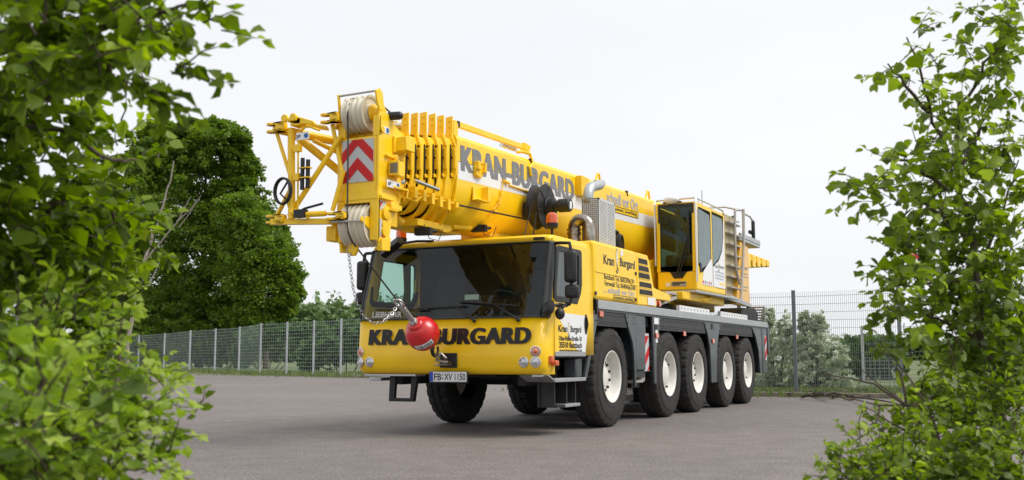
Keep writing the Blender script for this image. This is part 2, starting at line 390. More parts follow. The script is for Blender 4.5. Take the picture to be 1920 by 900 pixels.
# fender legs (profile in Y,z on both sides)
legs = {'front': [(-.72, 1.603), (-.58, 1.603), (-.66, 1.36), (-1.00, .70), (-1.09, .70), (-.80, 1.30)],
        'b': [(.50, 1.603), (.97, 1.603), (.97, 1.0), (.945, .54), (.885, .54), (.86, 1.02), (.80, 1.20), (.62, 1.42)],
        'c': [(1.74, 1.603), (2.17, 1.603), (2.06, 1.38), (1.93, 1.12), (1.90, .56), (1.80, .56), (1.78, 1.1)],
        'd': [(4.70, 1.603), (5.86, 1.603), (5.70, 1.40), (5.56, 1.15), (5.50, .50), (5.12, .50), (5.06, 1.15), (4.92, 1.40)],
        'e': [(8.42, 1.603), (9.32, 1.603), (9.32, .62), (9.10, .62), (9.02, 1.10), (8.75, 1.42)]}
for s in (1, -1):
    for k_, pl in legs.items():
        b = MB(); b.prism(pl, 'X', s*1.325, s*1.362)
        o = b.build('fender_leg', GREY, K, bevel=.006)
        if s > 0:
            b = MB(); ys = [q[0] for q in pl[:2]]
            for yy in (ys[0]+.10, ys[1]-.10):
                for zz in (1.56, 1.47): b.cyl((1.362, yy, zz), (1.368, yy, zz), .011, 8)
            b.build('bolt', BLK, o)
    for y0, y1 in ((-.57, .50), (2.15, 4.72), (5.84, 8.44)):
        b = MB(); x1 = 1.348
        pl = [(y0, 1.603), (y1, 1.603), (y1+.12 if y0 < 0 else y1+.10, 1.40), (y0-.05, 1.40)]
        b.prism(pl, 'X', s*1.318, s*x1)
        for zz in (1.44, 1.47, 1.56): b.box(min(s*x1, s*(x1+.006)), max(s*x1, s*(x1+.006)), y0+.05, y1-.03, zz-.006, zz+.006)
        b.build('mudguard', RUB, K, bevel=.004)
        b = MB(); b.box(min(s*.95, s*1.30), max(s*.95, s*1.30), y0-.1, y1+.1, 1.425, 1.438); b.build('wheel_arch_liner', BLKM, K)
# outrigger bay on the picture's near side
b = MB(); b.box(1.10, 1.355, .985, 1.40, .78, 1.602); b.build('outrigger_panel', GREY, K, bevel=.01)
b = MB(); b.box(1.12, 1.33, 1.0, 1.42, .66, .775); b.build('outrigger_lower_panel', RUB, K, bevel=.01)
b = MB(); b.box(.95, 1.12, 1.40, 1.78, .50, 1.602); b.build('outrigger_bay', BLKM, K)
cy = MB(); cy.cyl((1.22, 1.56, .74), (1.22, 1.56, 1.58), .085, 24); oc = cy.build('outrigger_cylinder', GREY, K)
wp = MB()
for mi, (za, zb) in enumerate([(.78, .92), (.93, 1.12), (1.13, 1.32)]): pass
wp.add([(1.31, 1.48, .76), (1.31, 1.70, .76), (1.31, 1.70, 1.34), (1.31, 1.48, 1.34), (1.30, 1.48, .76), (1.30, 1.70, .76), (1.30, 1.70, 1.34), (1.30, 1.48, 1.34)], [(0, 1, 2, 3), (7, 6, 5, 4), (0, 4, 5, 1), (1, 5, 6, 2), (2, 6, 7, 3), (3, 7, 4, 0)])
ws = wp.build('warning_stripe', WHR, oc)
def clip(poly, ax, lim, sign):
    out_ = []
    for i in range(len(poly)):
        a, c = poly[i], poly[(i+1) % len(poly)]
        ia, ic = sign*(a[ax]-lim) <= 0, sign*(c[ax]-lim) <= 0
        if ia: out_.append(a)
        if ia != ic:
            t = (lim-a[ax])/(c[ax]-a[ax]); out_.append((a[0]+(c[0]-a[0])*t, a[1]+(c[1]-a[1])*t))
    return out_
def stripes(mb, x, y0, y1, z0, z1, ofs, slope, period=.30, ax='X', th=.003):
    for i in range(-6, 10):
        za = z0+i*period+ofs; q = [(y0, za), (y1, za+slope), (y1, za+slope+period/2), (y0, za+period/2)]
        q = clip(clip(q, 1, z0, -1), 1, z1, 1)
        if len(q) > 2: mb.prism(q, ax, x, x+th)
b = MB(); stripes(b, 1.3105, 1.49, 1.69, .77, 1.30, .05, .18); ob = b.build('red_stripe', REDR, oc)
b = MB(); b.cyl((1.22, 1.56, .60), (1.22, 1.56, .74), .06, 18); b.box(1.12, 1.30, 1.0, 1.45, .585, .63); b.build('outrigger_foot', SILV, K, bevel=.01)
b = MB(); b.box(1.05, 1.07, .92, 1.62, .30, .56); b.build('mudflap', BLK, K)
text('mudflap_lettering', 'LIEBHERR', (1.073, .96, .40), (0, 1, 0), (0, 0, 1), .62, .10, SILV, K, off=.03)
b = MB(); b.box(1.364, 1.372, 1.80, 2.02, 1.49, 1.59); b.build('notice_sticker', WHT, K)
b = MB(); b.box(1.364, 1.372, 1.86, 1.96, 1.20, 1.40); b.build('notice_sticker', WHT, K)
b = MB(); b.box(1.364, 1.372, 1.84, 1.98, 1.40, 1.48); b.build('socket_panel', BLK, K)
b = MB(); b.box(1.364, 1.370, 4.96+.18, 5.2+.1, 1.49, 1.59); b.build('socket_panel', BLK, K)
for y, z, x in ((-.46, 1.565, 1.35), (1.92, 1.31, 1.366), (3.45, 1.37, 1.352), (5.25, 1.27, 1.366), (7.1, 1.375, 1.352)):
    b = MB(); b.box(x, x+.02, y-.07, y+.07, z-.04, z+.04); b.build('side_marker_light', ORG, K, bevel=.006)
# rear end
b = MB(); b.box(1.10, 1.37, 9.36, 9.80, .62, 1.603); b.build('rear_outrigger_panel', GREY, K, bevel=.012)
b = MB(); b.box(1.372, 1.376, 9.56, 9.74, .90, 1.45); r_ = b.build('warning_stripe', WHR, K)
b = MB(); stripes(b, 1.3765, 9.56, 9.74, .90, 1.45, .0, .16); b.build('red_stripe', REDR, K)
b = MB(); b.box(-1.3, 1.3, 9.80, 9.98, .75, 1.55); b.box(1.18, 1.36, 9.98, 10.12, 1.05, 1.7); b.build('rear_crossmember', GREY, K, bevel=.02)
b = MB()
for z in np.linspace(1.78, 2.08, 6): b.box(.95, 1.33, 9.86, 9.94, z, z+.035)
b.box(.97, 1.0, 9.88, 9.92, 1.6, 2.1); b.box(1.28, 1.31, 9.88, 9.92, 1.6, 2.1)
b.build('rear_grating', ALU, K)
b = MB(); b.tube([(1.30, 10.1, 1.20), (1.36, 10.35, 1.18), (1.40, 10.5, 1.22), (1.40, 10.56, 1.30)], .018, 8); b.build('tow_hook', BLK, K)
b = MB(); b.prism([(6.4, 1.63), (9.55, 1.63), (9.55, 1.95), (9.3, 2.05), (8.2, 2.02), (7.9, 1.86), (6.4, 1.80)], 'X', .75, 1.24); b.cyl((1.1, 9.3, 2.03), (1.1, 9.3, 2.12), .06, 10); b.build('tool_locker', BLKM, K, bevel=.015)
b = MB(); b.box(-1.2, .7, 5.9, 9.5, 1.63, 1.85); b.build('outrigger_box', GREY, K, bevel=.02)
for y0, y1 in ((3.4, 5.3), (6.1, 8.3)):
    b = MB(); b.box(1.19+.05, 1.30, y0, y1, 1.76, 1.86)
    b.mi = 1
    for yy in np.arange(y0+.1, y1, .2): b.cyl((1.30, yy, 1.81), (1.303, yy, 1.81), .018, 8)
    b.build('outrigger_pad_rail', [WHT, BLK], K, bevel=.005)
b = MB(); b.frame([(2.15, 1.80), (2.75, 2.00), (3.3, 2.09), (4.95, 2.07), (5.0, 2.02), (3.6, 1.98), (2.9, 1.86), (2.45, 1.78)],
                  [(2.45, 1.84), (2.85, 1.97), (3.2, 2.04), (3.6, 2.04), (3.6, 2.03), (3.35, 2.0), (2.95, 1.92), (2.6, 1.86)], 'X', 1.12, 1.20)
b.prism([(2.75, 1.90), (2.85, 1.90), (3.1, 2.03), (3.0, 2.03)], 'X', 1.12, 1.20)
b.build('outrigger_arm', SILV, K, bevel=.006)
b = MB(); b.box(1.372, 1.376, 1.50, 1.86, 1.78, 1.90); b.build('notice_sticker', WHT, K)
for yy, m_ in ((2.03, mat('red_lens', (.6, .01, .01), .2, coat=1)), (2.25, ORG)):
    b = MB(); b.cyl((1.27, yy, 1.83), (1.33, yy, 1.83), .05, 16); b.build('marker_lamp', m_, K)
b = MB(); b.box(.9, 1.27, 1.95, 2.3, 1.63, 1.86); b.build('lamp_bracket', BLKM, K)

# ---- driver cab shell (loft of plan outlines)
ZR = [.765, .80, .86, 1.00, 1.455, 1.475, 1.70, 2.32, 2.405, 2.415, 2.475, 2.505]
def yf(z): return float(np.interp(z, [.765, .80, .86, 1.0, 1.3, 1.475, 1.70, 2.41, 2.475, 2.505], [-2.34, -2.39, -2.425, -2.435, -2.43, -2.40, -2.35, -2.13, -2.13, -2.08]))
def kx(z): return float(np.interp(z, [.765, .86, 1.475, 2.41, 2.505], [.985, 1, 1, .985, .965]))
HW = 1.37; CR = .17
side = [-.78, -.95, -1.10, -1.33, -1.60, -1.98, -2.08, -2.15]
corner = [(HW-CR+CR*math.cos(t), -2.42+CR-CR*math.sin(t)) for t in np.linspace(0, PI/2, 7)]
right = [(HW, y) for y in side]+corner[0:]
frontx = list(np.linspace(HW-CR, -(HW-CR), 13))[1:-1]
outl = right+[(x, -2.42) for x in frontx]+[(-x, y) for x, y in reversed(right)]
def cp(i, z, off=0):
    x, y = outl[i]; k = (yf(z)+.78)/(-2.42+.78)
    yy = -.78+(y+.78)*k
    bow = .035*(1-(x/HW)**2)
    if y <= -2.25: yy -= bow*min(1, (-2.25-y)/.15)*.3
    p = Vector((x*kx(z), yy, z))
    if off:
        n = Vector((x/HW if abs(x) > 1.2 else 0, -1 if y < -2.35 else 0, 0)); n.normalize(); p += n*off
    return p
ns = len(right); NO = len(outl)
iG0, iG1 = ns-4, NO-(ns-4)-1            # windscreen columns
shell, glassm, pill = MB(), MB(), MB()
SH, GL, PI_ = [], [], []
for r in range(len(ZR)-1):
    z0, z1 = ZR[r], ZR[r+1]
    for i in range(NO-1):
        quad = [cp(i, z0), cp(i+1, z0), cp(i+1, z1), cp(i, z1)]
        onside = max(abs(outl[i][0]), abs(outl[i+1][0])) >= HW-.001 and outl[i][1] > -2.2 and outl[i+1][1] > -2.2
        ymid = (outl[i][1]+outl[i+1][1])/2
        if 1.475 <= z0 < 2.405 and iG0 <= i < iG1: glassm.add(quad, [(0, 1, 2, 3)]); continue
        if 1.455 <= z0 < 2.415 and (iG0-3 <= i < iG0 or iG1 <= i < iG1+3):
            pill.add(quad, [(0, 1, 2, 3)]); continue
        if 1.455 <= z0 < 1.47 and iG0 <= i < iG1: pill.add(quad, [(0, 1, 2, 3)]); continue
        if 2.40 <= z0 < 2.41 and iG0 <= i < iG1: pill.add(quad, [(0, 1, 2, 3)]); continue
        if 1.70 <= z0 < 2.32 and -1.98 < ymid < (-1.33 if outl[i][0] > 0 else -.95): continue
        if z0 < .99 and ymid > -2.07: continue
        shell.add(quad, [(0, 1, 2, 3)])
shell.add([cp(i, 2.505) for i in range(NO)], [tuple(range(NO))])
lw = [cp(i, .765) for i in range(NO) if outl[i][1] <= -2.07]
shell.add(lw, [tuple(range(len(lw)))])
cab = shell.build('driver_cab', YEL, K, ang=40)
md = cab.modifiers.new('t', 'SOLIDIFY'); md.thickness = .02; md.offset = -1
ws = glassm.build('windscreen', GLS, cab, ang=60)
pl_ = pill.build('windscreen_pillar', mat('pillar_plastic', (.032, .034, .037), .42, noise=.1), cab, ang=50); md = pl_.modifiers.new('t', 'SOLIDIFY'); md.thickness = .03; md.offset = .3
text('windscreen_lettering', 'LIEBHERR', (-1.10, yf(1.50)-.016, 1.495), (1, -.02, 0), (0, .15, 1), .46, .075, mat('white_lettering', (.5, .53, .53), .5), cab, off=.03)
# interior
b = MB(); b.box(-1.33, 1.33, -2.05, -.82, 1.00, 1.03); b.box(-1.33, 1.33, -.84, -.80, 1.0, 2.46)
b.box(-1.33, 1.33, -2.05, -.84, 2.44, 2.465); b.prism([(-2.32, 1.03), (-1.95, 1.03), (-1.85, 1.40), (-1.95, 1.50), (-2.30, 1.46)], 'X', -1.28, 1.28)
b.build('cab_interior', mat('cab_trim', (.022, .022, .02), .8, noise=.2), cab, bevel=.01)
def seat(x, y, z, par, name='driver_seat'):
    b = MB(); b.box(x-.25, x+.25, y-.25, y+.22, z, z+.14); b.prism([(y+.18, z+.10), (y+.32, z+.12), (y+.42, z+.78), (y+.30, z+.78)], 'X', x-.24, x+.24)
    b.box(x-.13, x+.13, y+.30, y+.42, z+.80, z+.98); b.box(x-.15, x+.15, y-.15, y+.15, z-.45, z)
    b.build(name, SEAT, par, bevel=.05)
seat(.62, -1.45, 1.36, cab); seat(-.62, -1.45, 1.36, cab)
b = MB(); sc = Vector((.62, -1.92, 1.70)); ax = Vector((0, .55, .83)).normalized(); e1 = Vector((1, 0, 0)); e2 = ax.cross(e1)
b.tube([sc+(e1*math.cos(t)+e2*math.sin(t))*.21 for t in np.linspace(0, 2*PI, 32, endpoint=False)], .016, 8, closed=True)
b.tube([sc-e1*.2, sc+e1*.2], .014); b.tube([sc, sc-ax*.4], .035); b.build('steering_wheel', BLK, cab)
b = MB(); b.box(.22, .42, yf(1.75)+.04, yf(1.75)+.046, 1.70, 1.765); b.build('windscreen_sticker', mat('sticker', (.45, .48, .42), .6), cab)
# roof trim, visor strip
b = MB(); b.box(1.12, 1.26, -2.155, -2.10, 2.435, 2.465); b.build('roof_badge', BLKM, cab)
# side windows and doors
def door(s):
    X = s*HW
    wf = [(-2.12, 1.72), (-2.06, 1.66), (-1.36, 1.66), (-1.24, 1.80), (-1.20, 1.92), (-1.20, 2.345), (-1.24, 2.375), (-1.98, 2.375), (-2.03, 2.34)]
    wi = [(-2.04, 1.77), (-2.00, 1.735), (-1.42, 1.735), (-1.34, 1.83), (-1.31, 1.93), (-1.31, 2.27), (-1.34, 2.30), (-1.92, 2.30), (-1.955, 2.27)]
    if s < 0:
        wf = [(y if y < -1.5 else y+.35, z) for y, z in wf]; wi = [(y if y < -1.5 else y+.38, z) for y, z in wi]
    f = lambda off: (X-s*.012 if off == 0 else X+s*off)
    ctr = [X, -1.6, 1.6]
    dr = MB(); a, c = sorted((X+s*.0005, X+s*.006))
    dr.frame([(-2.085, 1.005), (-1.10, 1.005), (-1.02, 1.5), (-1.02, 2.43), (-2.01, 2.43), (-2.10, 1.75)],
             [(-2.04, 1.66), (-1.36, 1.66), (-1.24, 1.80), (-1.20, 1.92), (-1.24, 2.36), (-1.98, 2.36)], 'X', a, c)
    # taper with the shell
    d = dr.build('door', YEL, cab, bevel=.003)
    b = MB(); a, c = sorted((X-s*.03, X+s*.014)); b.frame(wf, wi, 'X', a, c); b.build('window_frame', BLK, d, bevel=.006)
    b = MB(); a, c = sorted((X-s*.006, X-s*.002)); b.prism([(y, z) for y, z in wi], 'X', a, c); b.build('side_window', GLC if s < 0 else GLT, d)
    if s > 0:
        b = MB(); b.prism([(-2.12, 1.000), (-1.30, 1.000), (-1.07, 1.000), (-1.0, 1.03), (-1.0, 1.52), (-2.10, 1.53), (-1.42, 1.06), (-1.40, 1.05), (-2.12, 1.05)][0:0] or
                        [(-2.08, 1.535), (-1.33, 1.035), (-1.10, 1.035), (-1.02, 1.30), (-1.02, 1.515)], 'X', X+.0065, X+.0085)
        b.build('white_door_field', WHT, d)
        b = MB(); b.box(X+.0065, X+.014, -2.085, -1.10, .985, 1.045); b.build('door_sill_strip', ALU, d, bevel=.003)
        b = MB(); cx, cz = -1.075, 1.405
        b.prism([(cx+.055*math.cos(t), cz+.135*math.sin(t)) for t in np.linspace(0, 2*PI, 24, endpoint=False)], 'X', X+.007, X+.016)
        b.build('door_handle', BLK, d, bevel=.006)
        b = MB(); b.tube([(X+.02, cx, cz-.07), (X+.035, cx, cz), (X+.02, cx, cz+.09)], .014); b.build('handle_grip', BLK, d)
        Xt = X+.009
        text('door_lettering', 'Kran', (Xt, -1.98, 1.29), (0, 1, 0), (0, 0, 1), .28, .085, TXT, d, off=.028)
        text('door_lettering', 'Burgard', (Xt, -1.60, 1.265), (0, 1, 0), (0, 0, 1), .36, .11, TXT, d, off=.028)
        text('door_lettering', 'Otto-Hahn-Straße 18', (Xt, -1.97, 1.180), (0, 1, 0), (0, 0, 1), .74, .062, TXT, d, off=.028)
        text('door_lettering', '35510 Butzbach', (Xt, -1.96, 1.10-.01), (0, 1, 0), (0, 0, 1), .74, .076, TXT, d, off=.03)
        text('door_lettering', 'www.kran-burgard.de', (Xt, -1.96, 1.022+.008), (0, 1, 0), (0, 0, 1), .74, .050, TXT, d, off=.028)
        hook_icon(Xt, -1.655, 1.32, .15, d)
def hook_icon(X, y, z, h, par):
    """oval block with yellow stripes and a small hook under it"""
    b = MB(); a = h*.16; bb = h*.48
    el = lambda k, n=24: [(y+a*k*math.cos(t), z+bb*k*math.sin(t)+h*.15) for t in np.linspace(0, 2*PI, n, endpoint=False)]
    b.prism(el(1), 'X', X, X+.001)
    b.mi = 1; b.prism(el(.80), 'X', X+.001, X+.002)
    b.mi = 2
    for k in (-.6, -.2, .2, .6):
        q = [(y-a*.62, z+h*.15+bb*(k-.18)), (y+a*.62, z+h*.15+bb*(k+.02)), (y+a*.62, z+h*.15+bb*(k+.16)), (y-a*.62, z+h*.15+bb*(k-.04))]
        b.prism(q, 'X', X+.002, X+.003)
    b.mi = 0
    hk = [Vector((X+.001, y+h*.13*math.cos(t), z-h*.52+h*.13*math.sin(t))) for t in np.linspace(R(90), R(-190), 12)]
    b.tube([Vector((X+.001, y, z-h*.33))]+hk, h*.035, 5)
    b.build('hook_emblem', [TXG, WHT, YEL], par)
door(1); door(-1)
# front panel lettering, lights, plate
FY = yf(1.3)-.012
text('front_lettering', 'KRAN-BURGARD', (-1.135, FY-.003, 1.135), (1, 0, 0), (0, 0, 1), 2.36, .205, TXT, cab, off=.02, shear=.10, heavy=.036)
def lamp(x, z, m_, r=.052):
    y = -2.42+CR-math.sqrt(max(0, CR**2-max(0, abs(x)-(HW-CR))**2)) - .012
    nx = max(0, (abs(x)-(HW-CR)))/CR*(1 if x > 0 else -1); n = Vector((nx, -math.sqrt(1-nx*nx), 0)); c = Vector((x, y, z))
    b = MB(); b.lathe([(r+.014, -.01), (r+.014, .010), (r+.004, .014), (r, .004)], c, n, 24); o = b.build('headlight', CHR, cab)
    b = MB(); b.lathe([(r+.002, .003), (r*.8, .012), (r*.4, .017), (0, .019)], c, n, 24); b.build('lens', m_, o)
    if m_ is ORG2: b = MB(); b.sphere(c+n*.012, .022, 10); b.build('bulb', ORG, o)
ORG2 = mat('indicator_lens', (.62, .30, .20), .15, metal=.4, coat=1)
for s in (-1, 1): lamp(s*1.265, 1.045, ORG2); lamp(s*1.265, .915, LENS); lamp(s*1.115, .915, LENS)
b = MB(); b.box(1.32, 1.42, -2.27, -2.20, .90, .99); b.build('indicator_light', ORG, cab, bevel=.01)
b = MB(); b.box(1.35, 1.44, -2.20, -2.10, .87, .935); b.build('indicator_light', ORG, cab, bevel=.01)
pb = MB(); pb.box(-.19, .365, -2.475, -2.455, .655, .80); plb = pb.build('number_plate', BLK, K, bevel=.004)
b = MB(); b.box(-.175, .35, -2.482, -2.476, .672, .795); pw = b.build('plate_face', PLW, plb, bevel=.003)
b = MB(); b.box(-.172, -.128, -2.4845, -2.4822, .675, .792); b.build('plate_blue_field', BLUE, pw)
text('plate_lettering', 'FB', (-.112, -2.4825, .69), (1, 0, 0), (0, 0, 1), .105, .085, TXT, plb, off=.015)
text('plate_lettering', 'XV 1150', (.035, -2.4825, .69), (1, 0, 0), (0, 0, 1), .30, .085, TXT, plb, off=.015)
b = MB(); b.lathe([(.012, 0), (.012, .002), (0, .002)], (.013, -2.4825, .715), (0, -1, 0), 12); b.lathe([(.010, 0), (.010, .002), (0, .002)], (.013, -2.4825, .755), (0, -1, 0), 12); b.build('plate_seal', TXG, plb)
b = MB(); b.box(-.05, .20, -2.462, -2.44, .845, 1.03); cpl = b.build('towing_coupling', BLK, K, bevel=.012)
b = MB(); b.tube([(-.02, -2.47, .93), (-.04, -2.56, .94), (.0, -2.60, .94)], .018, 8); b.tube([(.13, -2.46, .90), (.13, -2.58, .92), (.03, -2.60, .93)], .018, 8)
b.cyl((-.08, -2.52, .885), (.15, -2.52, .885), .012); b.build('coupling_pin', STEEL, cpl)
# wipers
def wiper(a, c, d0, d1):
    yo = lambda p: (p[0], yf(p[1])-.035-.011*(1-(p[0]/HW)**2), p[1])
    b = MB(); b.tube([yo(a), yo(((a[0]+c[0])/2, (a[1]+c[1])/2)), yo(c)], [.016, .012, .008], 8); b.sphere(yo(a), .028, 10)
    w_ = b.build('wiper', BLK, cab)
    b = MB(); p0, p1 = Vector(yo(d0)), Vector(yo(d1)); b.tube([p0, p0.lerp(p1, .5), p1], .009, 6); b.build('wiper_blade', BLK, w_)
wiper((1.05, 1.43), (.70, 1.63), (.18, 1.675), (1.02, 1.60)); wiper((.44, 1.43), (.14, 1.62), (-.40, 1.60), (.30, 1.62)); wiper((-.32, 1.43), (-.60, 1.60), (-1.05, 1.60), (-.25, 1.58))
# cab steps and recess
b = MB(); b.box(-1.33, 1.33, -2.05, -1.05, .965, .998); b.box(.85, .95, -2.05, -1.05, .62, .965); b.box(-.95, -.85, -2.05, -1.05, .62, .965); b.build('cab_floor', BLKM, K)
for s in (1, -1):
    a, c = sorted((s*1.37, s*1.18))
    st = MB(); st.box(a, c, -2.06, -1.06, .665, .712)
    if s > 0: st.prism([(-2.30, .755), (-2.24, .755), (-2.02, .668), (-2.06, .668)], 'X', .98, 1.372)
    st = st.build('cab_step', ALU, K, bevel=.006)
    if s < 0: continue
    a, c = sorted((s*1.35, s*1.10)); b = MB(); b.box(a+.04, c, -1.70, -1.22, .345, .385); b.build('lower_step', ALU, K, bevel=.006)
    b = MB()
    for y in (-1.93, -1.55, -1.26): 
        a, c = sorted((s*1.10, s*1.30)); b.box(a, c, y-.015, y+.015, .35, .665)
    b.box(*sorted((s*1.08, s*1.11)), -1.97, -1.22, .35, .665); b.box(*sorted((s*1.12, s*1.34)), -1.95, -1.70, .35, .38); b.build('step_bracket', BLKM, K)
b = MB(); b.box(1.16, 1.34, -1.33, -1.12, .715, .96); b.build('step_side_box', GREY, K, bevel=.02)
b = MB(); b.box(-1.24, -.46, -2.36, -2.10, .735, .762); b.box(1.17, 1.31, -2.33, -2.1, .735, .762); b.build('front_step_plate', ALU, K, bevel=.004)
b = MB(); b.prism([(-.93, .735), (-.84, .735), (-.865, .45), (-.62, .45), (-.60, .735), (-.51, .735), (-.565, .405), (-.945, .405)], 'Y', -2.24, -2.17); b.build('front_step', BLK, K, bevel=.01)
# mirrors
def mirror(s):
    X = 1.60 if s > 0 else -1.47
    b = MB(); b.obox((X, -2.10, 2.085), (.075, .02, 0), (-.012, .06, 0), (0, 0, .20)); m_ = b.build('mirror', BLK, cab, bevel=.045, seg=3)
    b = MB(); b.obox((X+s*.01, -2.08, 1.775), (.085, .02, 0), (-.012, .06, 0), (0, 0, .085)); b.build('wide_angle_mirror', BLK, cab, bevel=.04, seg=3)
    b = MB(); b.tube([(s*1.36, -2.02, 2.395), (s*1.45, -2.06, 2.39), (X-s*.02, -2.08, 2.38), (X, -2.08, 2.28)], .022, 10)
    b.tube([(X, -2.08, 1.90), (X, -2.08, 1.84)], .022); b.tube([(X, -2.08, 1.70), (X-s*.02, -2.09, 1.62), (s*1.40, -2.08, 1.60)], .02, 8); b.build('mirror_arm', BLK, cab)
mirror(1); mirror(-1)
b = MB(); b.lathe([(.02, .05), (.10, .02), (.11, 0), (.06, -.05), (0, -.06)], (1.44, -2.42, 1.56), (.5, .8, -.3), 18); b.tube([(1.44, -2.40, 1.58), (1.50, -2.2, 1.62), (1.55, -2.1, 1.60)], .018); b.build('kerb_mirror', BLK, cab)
b = MB(); b.sphere((1.53, -2.28, 1.50), .075, 16, (.8, .9, 1)); b.tube([(1.53, -2.22, 1.57), (1.55, -2.1, 1.63)], .02); b.build('work_light', BLK, cab)
b = MB(); b.obox((-.86, -2.33, 2.42), (.12, .02, .085), (.01, .05, -.02), (-.02, .04, .045)); b.tube([(-.78, -2.27, 2.47), (-.55, -2.2, 2.50), (-.35, -2.1, 2.50)], .018); b.build('front_mirror', BLK, cab, bevel=.03, seg=3)
# beacons
def beacon(x, y, z, h=.0):
    b = MB(); b.cyl((x, y, z), (x, y, z+.10+h), .018, 10); b.lathe([(.045, .10+h), (.075, .12+h), (.08, .17+h), (.07, .175+h)], (x, y, z), (0, 0, 1), 20); o = b.build('beacon', BLK, cab)
    b = MB(); b.lathe([(.072, .176+h), (.074, .24+h), (.066, .285+h), (.04, .31+h), (0, .318+h)], (x, y, z), (0, 0, 1), 20); b.build('beacon_lens', ORG, o)
beacon(1.22, -1.80, 2.505); beacon(-1.10, -1.72, 2.505, -.06)
b = MB(); b.tube([(.92, -2.0, 2.5), (.93, -1.9, 2.75), (.96, -1.85, 2.93)], [.008, .006, .004], 6); b.build('antenna', BLK, cab)

# ---- engine hood
hd = MB(); prof = [(-.765, 1.76), (1.50, 1.76), (1.50, 2.10), (1.50, 2.565), (-.745, 2.565)]
hd.prism([(-.765, 1.76), (1.03, 1.76), (1.03, 2.565), (-.735, 2.565)], 'X', .62, 1.372)
hood = hd.build('engine_hood', YEL, K, bevel=.05, seg=4)
b = MB(); b.prism([(1.035, 1.76), (1.95, 1.76), (1.93, 1.93), (1.80, 2.12), (1.60, 2.50), (1.53, 2.555), (1.035, 2.555)], 'X', .66, 1.368); hv = b.build('hood_vent_section', YEL, K, bevel=.02, seg=3)
for i, (z0, z1, ya, yb) in enumerate([(2.395, 2.475, 1.10, 1.50), (2.285, 2.365, 1.10, 1.56), (2.175, 2.255, 1.10, 1.60), (2.04, 2.12, 1.13, 1.68), (1.925, 2.005, 1.13, 1.72)]):
    b = MB(); b.prism([(ya, z0), (yb+.035, z0), (yb, z1), (ya, z1)], 'X', 1.364, 1.372)
    b.mi = 1; b.box(1.372, 1.376, ya, yb+.03, z0-.012, z0); b.build('vent_opening', [BLKM, YEL2], hv)
b = MB(); b.prism([(-.70, 2.13), (.62, 2.13), (.78, 2.04), (1.02, 2.04), (1.02, 2.065), (.79, 2.065), (.63, 2.155), (-.70, 2.155)], 'X', 1.372, 1.380); b.build('hood_crease', YEL, hood, bevel=.004)
for y, z in ((.95, 2.225), (.93, 1.83), (-.70, 1.84)): b = MB(); b.box(1.373, 1.383, y-.035, y+.035, z-.025, z+.025); b.build('hood_latch', BLK, hood, bevel=.005)
b = MB(); b.box(1.373, 1.377, .30, .40, 2.44, 2.53); b.build('hood_sticker', WHT, hood)
X = 1.3735
text('hood_lettering', 'Kran', (X, -.385, 2.265), (0, 1, 0), (0, 0, 1), .42, .135, TXT, hood, off=.028)
text('hood_lettering', 'Burgard', (X, .27, 2.245), (0, 1, 0), (0, 0, 1), .65, .165, TXT, hood, off=.028)
hook_icon(X, .155, 2.36, .28, hood)
X = 1.3734
text('hood_lettering', 'Butzbach Tel. 06033/96930', (X, -.37, 2.055), (0, 1, 0), (0, 0, 1), 1.24, .075, TXT, hood, off=.014)
text('hood_lettering', 'Fernwald Tel. 06404/663340', (X, -.35, 1.965), (0, 1, 0), (0, 0, 1), 1.28, .075, TXT, hood, off=.014)
text('hood_lettering', '... schnell vor Ort', (X, -.39, 1.868), (0, 1, 0), (0, 0, 1), 1.27, .088, TXL, hood, off=.025)
text('hood_lettering', 'kompetent, zuverlässig', (X, .04, 1.792), (0, 1, 0), (0, 0, 1), .78, .052, TXT, hood, off=.025)
b = MB(); b.frame([(-.01, 1.778), (.87, 1.778), (.87, 1.858), (-.01, 1.858)], [(.0, 1.785), (.86, 1.785), (.86, 1.851), (.0, 1.851)], 'X', X, X+.003); b.build('lettering_frame', TXT, hood)
# box under hood on the far side and generic machinery between
b = MB(); b.box(-1.34, -.62, -.75, 2.0, 1.63, 2.45); b.build('far_side_hood', YEL, K, bevel=.04, seg=3)
b = MB(); b.box(-.6, .6, -.6, 1.6, 1.63, 2.15); b.box(-.35, .35, 0, 1.5, 2.15, 2.35); b.build('engine_block', BLKM, K, bevel=.03)
b = MB(); b.prism([(1.5, 2.25), (1.8, 2.10), (2.9, 2.0), (2.9, 1.90), (1.97, 1.90), (1.97, 1.97)], 'X', 1.0, 1.3); b.build('step_ledge', YEL, K, bevel=.01)
# ---- exhaust guard and pipes
gu = MB(); x0, x1, y0, y1, z0, z1 = .94, 1.20, -.10, .56, 2.57, 3.25
gu.box(x0, x0+.02, y0, y1, z0, z1); gu.box(x0, x1, y0, y1, z1-.01, z1); gu.box(x0, x1, y1-.02, y1, z0, z1)
GUA = mat('guard_aluminium', (.66, .66, .65), .42, metal=.35, noise=.06)
gmb = gu.build('exhaust_guard', GUA, K)
